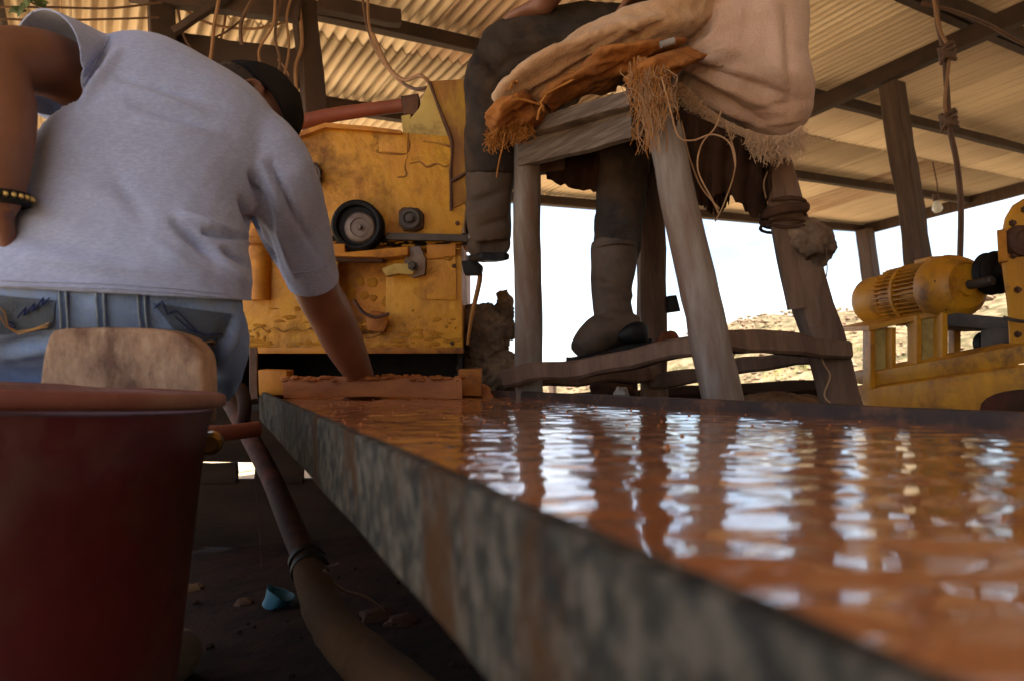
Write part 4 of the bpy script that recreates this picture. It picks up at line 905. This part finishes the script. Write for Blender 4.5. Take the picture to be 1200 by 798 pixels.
for i in range(3, 19):
    ph = i/18*math.radians(142); ring = []
    for j in range(40):
        th = 2*math.pi*j/40; fr_ = max(0, math.cos(th)); ph2 = min(ph, math.radians((142-48*abs(math.sin(th))**2-60*fr_**.6))); x = math.sin(ph2)*math.sin(th); y = math.sin(ph2)*math.cos(th); z = math.cos(ph2)
        ring.append(hd_c+r_*x*.0785+hf*(y*.098-.009)+hu*z*.113)
    rings.append(ring)
b = MB().loft(rings, cap=False).bm(); folds(b, .003, 60, None, (), 2, .8); solid(b, .003); part('hair', b, 'hair', man, smooth=80)

# --- man sitting on the stool ------------------------------------------------------
sm = thing('person', 'seated worker in dark muddy trousers and rubber boots, one foot on the stool rung', 'person', P(790, 90, 1.7))
hA, kA, aA = P(765, 58, 1.70), P(586, 62, 1.70), P(574, 268, 1.76)      # leg over to the mill
hB, kB, aB = P(800, 95, 1.85), P(733, 168, 1.80), P(716, 378, 1.655)   # foot on rung
spA = [P(800, 60, 1.78), P(800, 0, 1.78), P(795, -90, 1.76), P(775, -190, 1.70), P(765, -235, 1.68), P(755, -265, 1.67)]
def sit_body():
    m = MB(); wv = (CX*.75+CZ*.45).normalized(); dv = (CX*.5-CZ*.8).normalized()
    m.loft(smooth_rings([ell(p, wv*a_, dv*c_, 26, 2.4) for p, a_, c_ in zip(spA, (.16, .15, .17, .18, .09, .055), (.11, .10, .11, .09, .06, .055))], 4)); return m
body = sit_body(); hc2 = P(742, -330, 1.64); join(body, head(hc2, (-CX*.8-CY*.4-CZ*.3).normalized(), (CY-CX*.15).normalized())); body.tube([spA[4], spA[5], hc2], [.055, .052, .05], 18, 3)
for h_, k_, a_, t_ in ((hA, kA, aA, P(562, 290, 1.88)), (hB, kB, aB, P(698, 400, 1.63))):
    body.tube([h_, h_.lerp(k_, .5), k_, k_.lerp(a_, .3), a_], [.075, .062, .044, .040, .028], 20, 4); body.tube([a_, a_.lerp(t_, .3)-UP*.01, t_], [.026, .026, .018], 14, 3)
sa, ea, wa = P(705, -185, 1.5), P(672, -60, 1.5), P(634, 8, 1.62)
body.tube([sa, sa.lerp(ea, .5), ea, ea.lerp(wa, .4), wa], [.05, .047, .042, .042, .028], 20, 4); join(body, hand(wa, P(585, 38, 1.72)-wa, -CY, 1, .45))
sb, eb, wb = P(850, -175, 1.9), P(845, -40, 1.95), P(780, -20, 1.6)
body.tube([sb, sb.lerp(eb, .5), eb, eb.lerp(wb, .4), wb], [.05, .047, .042, .042, .028], 20, 4); join(body, hand(wb, P(715, 10, 1.6)-wb, -CY, -1, .45))
part('body', remesh(body, .006, 5), 'skin', sm, smooth=180)
tr = MB().loft(smooth_rings([ell(p, (CX*.75+CZ*.45).normalized()*a_, (CX*.5-CZ*.8).normalized()*c_, 26) for p, a_, c_ in ((P(800, 105, 1.78), .15, .12), (P(800, 65, 1.78), .175, .13), (P(800, 25, 1.78), .168, .12), (P(800, -10, 1.78), .16, .11))], 4))
tr.tube([P(780, 60, 1.75), hA, P(680, 48, 1.70), P(604, 60, 1.70), P(580, 92, 1.71), P(576, 140, 1.73), P(575, 205, 1.75)], [.09, .096, .088, .080, .074, .070, .064], 30, 5)
tr.tube([P(800, 90, 1.8), hB, hB.lerp(kB, .6), kB, P(728, 220, 1.76), P(722, 300, 1.70)], [.09, .095, .085, .075, .064, .056], 30, 5)
b = remesh(tr, .0065, 5)
crs = W2((552, 52), (605, 108), 6, -.014, (556, 80), (604, 92), 5, .010, (566, 34), (612, 82), 7, .009, (552, 118), (602, 132), 6, -.008, (553, 150), (600, 168), 7, .006, (552, 100), (590, 128), 4, -.007,
       (620, 30), (705, 16), 6, -.008, (600, 50), (690, 40), 6, .008, (600, 68), (660, 60), 5, -.008, (570, 95), (600, 70), 5, -.008, (692, 240), (730, 256), 6, -.006, (705, 272), (745, 260), 6, .006)
folds(b, .008, 10, None, crs, 5, .6); folds(b, .003, 30, None, (), 6, .7); part('trousers', b, 'trouser', sm, smooth=180)
b = sit_body(); join(b, MB().tube([sa+CX*.05, sa, sa.lerp(ea, .55)], [.09, .08, .065], 24, 4)); join(b, MB().tube([sb-CX*.05, sb, sb.lerp(eb, .55)], [.09, .08, .065], 24, 4))
for i, v in enumerate(b.v): pass
b = remesh(b, .009, 4); b.normal_update()
for v in b.verts: v.co += v.normal*.012
folds(b, .008, 9, None, (), 15, .6)
cut(b, P(760, -225, 1.68), CY, .2); part('dark_shirt', b, 'darkblue', sm, smooth=180)
b = MB(); hf2, hu2 = (-CX*.8-CY*.4-CZ*.3).normalized(), (CY-CX*.15).normalized(); hu2 = (hu2-hf2*hu2.dot(hf2)).normalized(); r2_ = hf2.cross(hu2)
b.loft([[hc2+r2_*math.sin(ph)*math.sin(th)*.082+hf2*(math.sin(ph)*math.cos(th)*.1-.01)+hu2*math.cos(ph)*.123 for th in [2*math.pi*j/36 for j in range(36)]] for ph in [math.radians(3+8*i) for i in range(11)]])
part('hair', b, 'hair', sm, smooth=80)
# boots
def boot(pts, rad, sole, name='boot', creases=()):
    m = MB(); m.tube(pts[0], rad[0], 28, 5); m.tube(pts[1], rad[1], 26, 5, flat=.9)
    b = remesh(m, .005, 5); folds(b, .006, 13, None, creases, 8, .7); bt = part(name, b, 'boot', sm, smooth=180)
    return bt
b1 = boot(([P(576, 190, 1.75), P(574, 225, 1.76), P(574, 262, 1.77), P(575, 280, 1.78)], [P(578, 286, 1.76), P(572, 288, 1.83), P(566, 290, 1.92), P(564, 290, 1.97)]),
     ([.060, .062, .058, .052], [.046, .045, .046, .036]), None, creases=W2((545, 240), (590, 226), 5, -.011, (560, 266), (602, 256), 5, -.008, (545, 252), (575, 246), 5, .005))
part('sole', MB().loft(smooth_rings([ell(P(579, 301, 1.72), CX*.03, CY*.010, 16, 4), ell(P(577, 301, 1.75), CX*.044, CY*.011, 16, 4), ell(P(570, 303, 1.85), CX*.042, CY*.011, 16, 4), ell(P(564, 303, 1.97), CX*.045, CY*.010, 16, 4), ell(P(563, 303, 2.0), CX*.02, CY*.01, 16, 4)], 3)), 'black', b1, smooth=60)
b2 = boot(([P(721, 286, 1.70), P(718, 320, 1.69), P(717, 350, 1.68), P(720, 385, 1.65)], [P(744, 388, 1.64), P(718, 384, 1.635), P(694, 397, 1.62), P(678, 411, 1.605)]),
     ([.060, .054, .047, .046], [.040, .050, .044, .028]), None, creases=W2((690, 328), (735, 342), 5, -.010, (705, 350), (748, 346), 5, .006, (690, 366), (730, 372), 5, -.007))
part('sole', MB().loft(smooth_rings([ell(P(x, y, z), CZ*w_, CY*.012, 16, 4) for x, y, z, w_ in ((762, 402, 1.635, .02), (752, 404, 1.635, .036), (735, 408, 1.63, .036), (715, 414, 1.62, .034), (690, 420, 1.615, .044), (672, 424, 1.61, .038), (664, 424, 1.61, .015))], 3)), 'black', b2, smooth=60)
for bo, c_, r_a in ((b1, P(575, 192, 1.75), .0655), (b2, P(720.5, 290, 1.70), .064)):
    part('boot_rim', MB().tube([c_+(CX*math.cos(a)*r_a*.86+CZ*math.sin(a)*r_a)+CY*.003*math.sin(3*a) for a in [k*math.pi/14 for k in range(29)]], .004, 8), 'boot', bo, smooth=80)
part('heel_patch', MB().loft(smooth_rings([ell(P(x, y, 1.62), CZ*w_, CY*h_, 18, 3) for x, y, w_, h_ in ((758, 392, .02, .02), (750, 390, .042, .026), (735, 391, .048, .024), (722, 394, .04, .012))], 3)), 'black', b2, smooth=60)
# hanging sack (worn over the hips)
hs = thing('sackcloth_apron', 'large dusty pink sackcloth hanging over the seated worker hip down the right of the stool', 'sack', P(860, 80, 1.55))
rows = [(-120, 772, 930), (-60, 770, 934), (-20, 771, 937), (10, 776, 939), (38, 790, 940), (60, 796, 940), (80, 786, 941), (95, 795, 943), (110, 815, 945), (128, 838, 947), (142, 858, 946), (152, 878, 940), (160, 896, 930), (164, 905, 922)]
rings = []
for k, (y, xl, xr) in enumerate(rows):
    cx_ = (xl+xr)/2; dp = .13 if k < 9 else .12-.022*(k-8); z = 1.60
    cc = P(cx_, y, z); rings.append(ell(cc, CX*(xr-xl)/2/F*z, CZ*max(.02, dp), 44, 2.4))
b = remesh(MB().loft(smooth_rings(rings, 4)), .006, 6)
pin = P(790, 78, 1.52); b.normal_update(); mv = []
for v in b.verts:
    q = v.co-pin; x, y = q.dot(CX), q.dot(CY); r = math.hypot(x, y); th = math.atan2(y, x)
    k = math.exp(-r*4.5)*min(1, r/.03); d = .014*k*math.sin(th*11+1.5*nz(v.co, 6, 3)+r*8)+.008*math.exp(-((r-.14)/.13)**2)*math.sin(th*5+2*nz(v.co, 4, 9))
    d += .006*nz(v.co, 7, 4)+.003*(.3-abs(nz(v.co, 18, 8))); mv.append(d)
for v, d in zip(b.verts, mv): v.co += v.normal*d
crz = W2((792, 84), (905, 152), 6, -.016, (794, 76), (925, 138), 6, .012, (800, 72), (935, 118), 6, -.012, (808, 112), (915, 158), 4, .009, (806, 66), (900, 92), 7, .008, (795, 70), (850, 60), 4, -.010, (790, 60), (840, 30), 5, -.009,
       (905, -5), (915, 110), 8, .008, (922, 10), (928, 130), 5, -.008, (860, -10), (825, 55), 8, .007, (882, -8), (870, 70), 8, -.006, (780, 10), (800, 55), 4, -.008, (880, 130), (940, 120), 5, -.007, (890, 148), (938, 140), 4, .006)
folds(b, .002, 25, None, crz, 3, .6); part('cloth', b, 'sack', hs, smooth=180)
m = MB(); rnd = random.Random(11)
edge = crom([(797, 100, 0), (820, 122, 0), (848, 144, 0), (880, 158, 0), (900, 163, 0), (922, 162, 0), (938, 152, 0)], 10)
for i in range(700):
    e = edge[rnd.randrange(len(edge))]; f = rnd.random(); ln = rnd.uniform(8, 18)+ (16*rnd.random() if e[0] > 880 else 0)
    z = 1.49+rnd.uniform(-.01, .05); strand(m, P(e[0], e[1]-4, z), P(e[0]+rnd.gauss(0, 4)+(-4 if e[0] < 870 else 2), e[1]+ln, z), rnd.uniform(.0005, .0009), 0, .012, 6, rnd)
part('fringe', m, 'sack2', hs, kind='stuff')

# ------------------------------------------------------------------ electric motor and machine on the right
ma, mbp = P(1022, 354, 2.45), P(1142, 333, 2.05); AXm = (mbp-ma).normalized(); Lm = (mbp-ma).length
mo = thing('electric_motor', 'yellow finned electric motor bolted on its yellow stand at the right', 'motor', (ma+mbp)/2-UP*.12)
R0 = .104
part('fan_cover', MB().lathe(ma, AXm, [(.03, -.014), (.077, -.012), (.084, 0), (.086, .015), (.086, .10), (.083, .11)], 48), 'yellow3', mo, smooth=40)
part('motor_body', MB().lathe(ma, AXm, [(.075, .10), (.080, .115), (.080, .29), (.077, .30)], 48), 'yellow3', mo, smooth=40)
ref = (UP-AXm*UP.dot(AXm)).normalized(); cr2 = AXm.cross(ref)
fm = MB().box(Vector((.16, 0, .011)), (Vector((1, 0, 0)), Vector((0, 1, 0)), Vector((0, 0, 1))),   .088, .0019, .0115).bm(); fme = bpy.data.meshes.new('fin'); fm.to_mesh(fme); fm.free(); fme.materials.append(M['yellow3'])
for k in range(40):
    th = 2*math.pi*k/40
    rad = ref*math.cos(th)+cr2*math.sin(th); tn = AXm.cross(rad)
    o = bpy.data.objects.new('fin', fme); COL.objects.link(o)
    mw = Matrix(((AXm.x, tn.x, rad.x, 0), (AXm.y, tn.y, rad.y, 0), (AXm.z, tn.z, rad.z, 0), (0, 0, 0, 1))); mw.translation = ma+rad*.0765+AXm*.04
    o.matrix_world = mw; o.parent = mo; o.matrix_parent_inverse = mo.matrix_basis.inverted()
part('rib_band', MB().lathe(ma, AXm, [(.077, .185), (.102, .185), (.102, .197), (.077, .197)], 48), 'yellow3', mo, smooth=30)
part('end_bell', MB().lathe(ma, AXm, [(.08, .288), (.101, .288), (.104, .295), (.104, .335), (.099, .352), (.088, .378), (.07, .39), (.068, .384), (.035, .384), (.033, .395), (.017, .395)], 48), 'yellow3', mo, smooth=40)
part('shaft', MB().lathe(ma, AXm, [(.014, .39), (.014, .47), (.011, .474)], 20), 'steel', mo)
part('junction_box', MB().box(ma+AXm*.235+ref*.098-cr2*.03, (AXm, cr2, ref), .035, .028, .014), 'yellow3', mo, bevel=.004)
for k in range(6):
    th = 2*math.pi*k/6+.3; bolt(ma+AXm*.352+(ref*math.cos(th)+cr2*math.sin(th))*.09, .006, mo, AXm, .012)
# stand
ms_ = thing('motor_stand', 'yellow steel stand with long base rail carrying the electric motor', 'machine stand', P(1100, 440, 2.1))
def pq(a, b2): return P(*a).lerp(P(*b2), 0)
def slab(pts, dz, mt, name, bev=.003):
    """pts: px,py,z corners of the face nearest the camera, pushed back by dz"""
    m = MB(); b0 = len(m.v); n = len(pts); m.v += [P(*p) for p in pts]; m.v += [P(*p)+CZ*dz for p in pts]
    m.f.append(tuple(range(n))); m.f.append(tuple(n+j for j in reversed(range(n))))
    for j in range(n): m.f.append((j, n+j, n+(j+1) % n, (j+1) % n))
    return part(name, m, mt, ms_, bevel=bev)
slab([(1022, 436, 2.28), (1210, 402, 1.85), (1212, 424, 1.85), (1024, 452, 2.28)], .12, 'yellow3', 'base_rail')
slab([(1024, 455, 2.26), (1212, 427, 1.83), (1214, 500, 1.83), (1026, 492, 2.26)], .14, 'yellow3', 'base_rail')
slab([(1024, 386, 2.28), (1048, 384, 2.24), (1048, 432, 2.24), (1024, 437, 2.28)], .02, 'pale_yellow', 'stand_leg')
slab([(1020, 384, 2.27), (1026, 384, 2.27), (1026, 456, 2.27), (1020, 456, 2.27)], .05, 'yellow3', 'leg_flange', .001); slab([(1045, 384, 2.22), (1050, 384, 2.22), (1050, 434, 2.22), (1045, 434, 2.22)], .05, 'yellow3', 'leg_flange', .001)
slab([(1078, 368, 2.16), (1108, 364, 2.11), (1108, 424, 2.11), (1078, 428, 2.16)], .02, 'pale_yellow', 'stand_leg')
slab([(1074, 370, 2.15), (1080, 369, 2.15), (1080, 430, 2.15), (1074, 430, 2.15)], .05, 'yellow3', 'leg_flange', .001); slab([(1104, 364, 2.09), (1111, 363, 2.09), (1111, 425, 2.09), (1104, 425, 2.09)], .05, 'yellow3', 'leg_flange', .001)
slab([(1018, 382, 2.27), (1110, 362, 2.09), (1110, 368, 2.09), (1018, 388, 2.27)], .2, 'yellow3', 'top_plate', .001)
slab([(1110, 366, 2.09), (1186, 373, 1.98), (1184, 388, 1.98), (1110, 382, 2.09)], .22, 'steel', 'dark_tray', .002)
slab([(1163, 384, 2.0), (1186, 386, 1.97), (1186, 408, 1.97), (1163, 410, 2.0)], .05, 'steel', 'tray_bracket', .002)
slab([(1118, 388, 2.2), (1126, 388, 2.2), (1126, 420, 2.2), (1118, 420, 2.2)], .03, 'yellow3', 'stand_leg', .001)
for x, z in ((1066, 2.35), (1076, 2.33)): part('hanging_rod', MB().tube([P(x, 384, z), P(x+2, 432, z)], .008, 8), 'cable', ms_)
for px, py, z in ((1040, 482, 2.2), (1190, 480, 1.85)):
    a = P(px, py-12, z)+CZ*.07; part('foot', MB().beam(a, Vector((a.x, a.y, -.05)), .1, .1), 'yellow3', ms_)
part('side_hole_cover', MB().loft(smooth_rings([ell(P(1212, 480, z), CX*r*2.6, CY*r*1.0, 24) for z, r in ((1.815, .055), (1.80, .055), (1.795, .045))], 2)), 'pipe', ms_, smooth=40)
part('valve_knob', MB().lathe(P(1150, 402, 2.12), -CZ, [(.02, 0), (.035, .01), (.035, .04), (.02, .045)], 18), 'black', ms_)
# housing
hz = thing('pump_housing', 'big yellow machine housing with black pulley at the right edge, beside the motor', 'machine', P(1210, 400, 1.95))
HD = (CZ+CX*.76).normalized()
outl = [(1172, 300), (1176, 282), (1173, 275), (1177, 255), (1186, 240), (1199, 232), (1225, 226), (1262, 236), (1285, 270), (1290, 420), (1183, 412), (1180, 360)]
part('housing_shell', MB().prism(outl, 1.93, .25, HD), 'yellow3', hz, bevel=.03, segs=4, smooth=50)
part('flange_ring', MB().prism([(1168, 270), (1179, 268), (1181, 306), (1170, 308)], 1.91, .2, HD), 'yellow2', hz, bevel=.003)
part('bearing_cap', MB().lathe(P(1194, 283, 1.93), -CZ, [(.045, 0), (.042, .02), (.03, .028), (.028, .02), (.01, .02)], 24), 'rust', hz)
pp = P(1167, 320, 2.06); part('pulley', MB().lathe(pp-AXm*.03, AXm, [(.02, -.01), (.056, 0), (.066, .008), (.054, .022), (.066, .036), (.056, .045), (.03, .05), (.03, .09), (.01, .09)], 40), 'black', hz)
for x, y in ((1186, 262), (1187, 300), (1200, 246), (1192, 340), (1192, 392)): bolt(P(x, y, 1.93), .007, hz)
wire('small_cable', [(1176, 372, 1.9), (1190, 376, 1.88), (1215, 378, 1.88)], .005, 'steel', 'thin grey cable crossing the yellow housing at the right edge')
wire('thin_hose', [(1064, 380, 2.1), (1078, 395, 2.25), (1070, 430, 2.3)], .007, 'cable', 'short brown hose dangling under the motor between the stand legs', 'hose') if 0 else None

# ------------------------------------------------------------------ things behind the stool
def plank(pts, w_, h_, mt, label, cat='plank', name='plank'):
    tag(part(name, MB().beam(P(*pts[0]), P(*pts[1]), w_, h_, n=10, rough=.005), mt), label, cat)
plank(((640, 470, 2.5), (965, 452, 2.5)), .06, .05, 'beam', 'upper dark plank lying behind the stool legs above the sluice rim')
plank(((628, 478, 2.35), (968, 466, 2.35)), .06, .06, 'mudwall', 'lower dark plank lying just behind the sluice rim and stool legs')
for x in (660, 800, 945):
    a = P(x, 478, 2.43); tag(part('trestle_leg', MB().beam(a, Vector((a.x, a.y, -.05)), .07, .07), 'mudwall'), {660: 'short dark leg under the planks, left of the boot', 800: 'short dark leg under the planks, behind the near stool leg', 945: 'short dark leg under the planks, beside the right stool leg'}[x], 'trestle leg', 'trestle legs under the planks')
b = remesh(blob(915, 472, 1.95, .11, .028, .09, 14, .3), .006, 2); heap(b, .008, 25, 6)
tag(part('mud_mound', b, 'sackold', smooth=60), 'low tan heap of mud behind the rim beside the right stool leg', 'mud heap')
b = remesh(blob(718, 455, 2.1, .07, .05, .06, 50, .4), .006, 2); heap(b, .012, 30, 5)
tag(part('black_bag', b, 'rag', smooth=60), 'small crumpled black bag under the boot behind the stool rung', 'bag')
wh = thing('white_scrap', 'small white scrap lying on the black bag under the boot', 'scrap', P(728, 458, 2.0)) if 0 else None
b = remesh(blob(728, 459, 2.02, .022, .016, .02, 60, .5), .004, 1); tag(part('white_scrap', b, 'white', smooth=60), 'small white scrap lying on the black bag under the boot', 'scrap')
g = G(653, 470, 0); a = P(646, 462, 14)
tag(part('fence_stake', MB().beam(Vector((a.x, a.y, -.1)), P(646, 425, 14), .12, .12, n=6), 'post'), 'tiny far stake standing on the plain left of the boot', 'stake')

# ------------------------------------------------------------------ left foreground: tub, block, hose, litter
tub = thing('red_tub', 'large dark red plastic tub with dusty rim in the left foreground', 'tub', C(-.54, -.5, .70))
tax = (UP+CX*.14).normalized(); rimz = C(-.572, -.047, .74)
Ht = rimz.z/tax.z
o_ = rimz-tax*Ht
def wob(r, d): return (r, d)
prof = [(.02, .012), (.16, .012), (.17, .0), (.19, .004), (.203, .12), (.215, .26), (.222, Ht-.10), (.226, Ht-.04)]
part('tub_wall', MB().lathe(o_, tax, prof+[(.231, Ht-.022), (.223, Ht-.02), (.218, Ht-.05), (.205, .25), (.186, .12), (.17, .02), (.02, .02)], 72), 'tub', tub, smooth=50)
part('tub_rim', MB().lathe(o_, tax, [(.226, Ht-.018), (.240, Ht-.015), (.243, Ht-.013), (.244, Ht-.005), (.241, Ht-.001), (.234, Ht+.001), (.224, Ht-.002), (.222, Ht-.016)], 72, False), 'tubrim', tub, smooth=50)
for k in range(3):
    part('tub_ridge', MB().lathe(o_, tax, [(.215+.0015*k, Ht-.07-.05*k-.004), (.2235+.0-.003*k, Ht-.07-.05*k), (.215, Ht-.07-.05*k+.004)], 72, False), 'tub', tub, smooth=80) if 0 else None
# wooden block
blk = MB(); rings = []
pr_ = [(44, 470), (46, 445), (50, 415), (56, 395), (66, 386), (100, 384), (150, 384), (190, 387), (215, 395), (230, 408), (237, 425), (239, 470)]
zc = .965
poly = [(P(x, y, zc)) for x, y in pr_]; bot = [P(240, 640, zc), P(43, 640, zc)]
bm_ = MB(); full = [P(x, y, zc) for x, y in crom([(a, c, 0) for a, c in pr_], 3) for _ in (0,)] if 0 else [P(q[0], q[1], zc) for q in crom([(a, c) for a, c in pr_], 3)]
full += [P(236, 500, zc), P(48, 500, zc)]; n = len(full)
bm_.v = full+[p+CZ*.05 for p in full]; bm_.f = [tuple(range(n)), tuple(n+j for j in reversed(range(n)))]+[(j, n+j, n+(j+1) % n, (j+1) % n) for j in range(n)]
tag(part('wooden_block', bm_, 'block', bevel=.008, segs=3, smooth=50), 'pale round shouldered wooden block standing behind the red tub at the man\'s back', 'wood block')
a = P(140, 500, zc)+CZ*.03; tag(part('block_post', MB().beam(a, Vector((a.x, a.y, -.03)), .1, .06, n=6), 'mudwall'), 'dark post under the pale wooden block behind the tub', 'post')
# hose
ho = thing('slurry_hose', 'thick muddy hose with clamped joint running down beside the sluice', 'hose', Vector((P(400, 740, .95).x, P(400, 740, .95).y, 0)))
part('hose_pipe', MB().tube([P(*p) for p in [(258, 450, 1.85), (272, 474, 1.75), (292, 510, 1.62), (318, 560, 1.45), (340, 612, 1.3), (362, 662, 1.18)]], [.022, .022, .021, .021, .022, .023], 20, 5), 'pipe', ho, smooth=60, label='smoother grey pipe above the joint')
part('hose_sleeve', MB().tube([P(*p) for p in [(358, 652, 1.2), (366, 680, 1.14), (383, 722, 1.04), (415, 762, .94), (470, 810, .84), (540, 870, .76)]], [.026, .029, .031, .033, .034, .035], 24, 6, jit=.12), 'hose', ho, smooth=60)
for k, (x, y, z) in enumerate(((360, 657, 1.19), (363, 666, 1.17))):
    t_ = (P(366, 680, 1.14)-P(358, 652, 1.2)).normalized(); part('hose_clamp', MB().lathe(P(x, y, z), t_, [(.026, -.006), (.032, -.005), (.032, .005), (.026, .006)], 24), 'black', ho)
part('clamp_tail', MB().tube([P(372, 662, 1.15), P(384, 664, 1.15), P(396, 660, 1.15)], .003, 6, 3), 'steel', ho)
o = part('short_pipe', MB().tube([P(215, 508, 1.42), P(262, 507, 1.45), P(303, 502, 1.5)], .017, 16, 3), 'redpipe', smooth=60); tag(o, 'short red brown pipe crossing behind the tub rim to the sluice', 'pipe')
m = MB(); gq = G(320, 712, 0)
prf = [(.012, .002), (.03, .0), (.034, .02), (.038, .045), (.034, .045), (.03, .02), (.01, .006)]; m.lathe(gq, (UP+CX*.5-CY*.2).normalized(), prf, 24)
for v in m.v: v += Vector((nz(v, 30, 2), nz(v, 30, 4), nz(v, 30, 7)))*.008; v.z = max(v.z, .004)
tag(part('blue_cup', m, 'blue', smooth=60), 'crushed blue plastic cup lying on the dark mud floor', 'cup')
rnd = random.Random(9)
m = MB()
for i in range(60):
    x, y = rnd.uniform(-1.0, .0), rnd.uniform(1.1, 2.4); s = rnd.uniform(.004, .012); c = Vector((x, y, s*.4))
    m.loft([[c+Vector((math.cos(a)*s*k*rnd.uniform(.8, 1.2), math.sin(a)*s*k*rnd.uniform(.8, 1.2), h*s)) for a in [q*math.pi/3 for q in range(6)]] for k, h in ((.8, -.5), (1, 0), (.5, .6))])
tag(part('mud_crumbs', m, 'mudwall', kind='stuff', smooth=0), 'crumbs and pebbles scattered on the dark mud floor beside the hose', 'pebbles')
# clutter under the table end
def stone(px, py, s, mt, label, cat='stone', name='stone', seed=1):
    g = G(px, py, 0); m = MB(); rings = []
    for i in range(1, 8):
        ph = math.pi*i/8; rings.append([g+Vector((math.sin(ph)*math.cos(a)*1.3, math.sin(ph)*math.sin(a), math.cos(ph)*.6))*s*(1+.5*noise.noise(Vector((math.sin(ph)*math.cos(a)*1.3+seed, math.sin(ph)*math.sin(a)*1.3, math.cos(ph)*1.3)))) for a in [q*math.pi/6 for q in range(12)]])
    tag(part(name, m.loft(rings), mt, smooth=30), label, cat)
stone(442, 722, .035, 'mudstone', 'brown stone on the dark floor right of the thick hose', seed=3)
stone(470, 728, .028, 'mudstone', 'small dark brown stone nearest the sluice side on the floor', seed=5)
stone(285, 706, .02, 'mudstone', 'little dark brown stone just left of the blue cup', seed=8)
stone(225, 690, .03, 'hose', 'brown stone in the gloom beside the tub base', seed=11)
o = thing('pipe_fitting', 'dark valve and bent pipe stub behind the tub rim by the sluice corner', 'pipe fitting', P(268, 462, 1.6))
part('valve_body', MB().lathe(P(262, 452, 1.6), (CX+CY*.3), [(.014, -.03), (.022, -.028), (.022, -.01), (.03, -.006), (.03, .012), (.022, .016), (.022, .034), (.014, .036)], 18), 'rust', o)
part('pipe_stub', MB().tube([P(266, 452, 1.6), P(282, 456, 1.58), P(287, 476, 1.56), P(284, 496, 1.55)], .015, 14, 4), 'pipe', o, smooth=60)
part('valve_handle', MB().tube([P(252, 440, 1.58), P(262, 437, 1.57), P(272, 441, 1.58)], .006, 8, 3), 'gold', o)
o = part('tie_wire', MB().tube([P(380, 668, 1.12), P(400, 690, 1.2), P(430, 700, 1.3), P(450, 716, 1.4)], .003, 6, 5), 'cable'); tag(o, 'thin dark wire trailing from the hose clamp across the floor', 'wire')
# low board barrier behind the mill, with a gap
def bboard(x0, x1, y0, y1, z, label):
    a, c = P(x0, (y0+y1)/2, z), P(x1, (y0+y1)/2, z); tag(part('barrier_board', MB().beam(a, c, .03, abs(y1-y0)/F*z, up=CY, n=8, rough=.004), 'mudwall'), label, 'board')
bboard(90, 700, 462, 541, 2.7, 'upper dark board of the low barrier under the mill')
bboard(90, 700, 561, 640, 2.72, 'lower dark board of the low barrier under the mill')
for x0, x1 in ((100, 276), (300, 356), (386, 700)):
    a, c = P(x0, 554, 2.71), P(x1, 554, 2.71); tag(part('barrier_batten', MB().beam(a, c, .025, .08, up=CY, n=6, rough=.004), 'mudwall'), {100: 'batten left of the small bright gap in the low barrier', 300: 'short batten between the two bright gaps in the low barrier', 386: 'long batten right of the bright gaps in the low barrier'}[x0], 'batten')
g = G(286, 553, 0); tag(part('scrap_carton', MB().box(Vector((g.x, g.y, .07)), (V, U, UP), .06, .05, .06), 'white', bevel=.005), 'small white carton outside, seen through the barrier gap under the mill', 'carton')
o = part('valve_fitting', MB().lathe(P(246, 520, 1.2), -CZ+CX*.3, [(.02, -.03), (.02, 0), (.014, .004), (.012, -.004), (.004, -.004)], 16), 'gold'); tag(o, 'small brass fitting beside the tub wall below the rim', 'fitting')
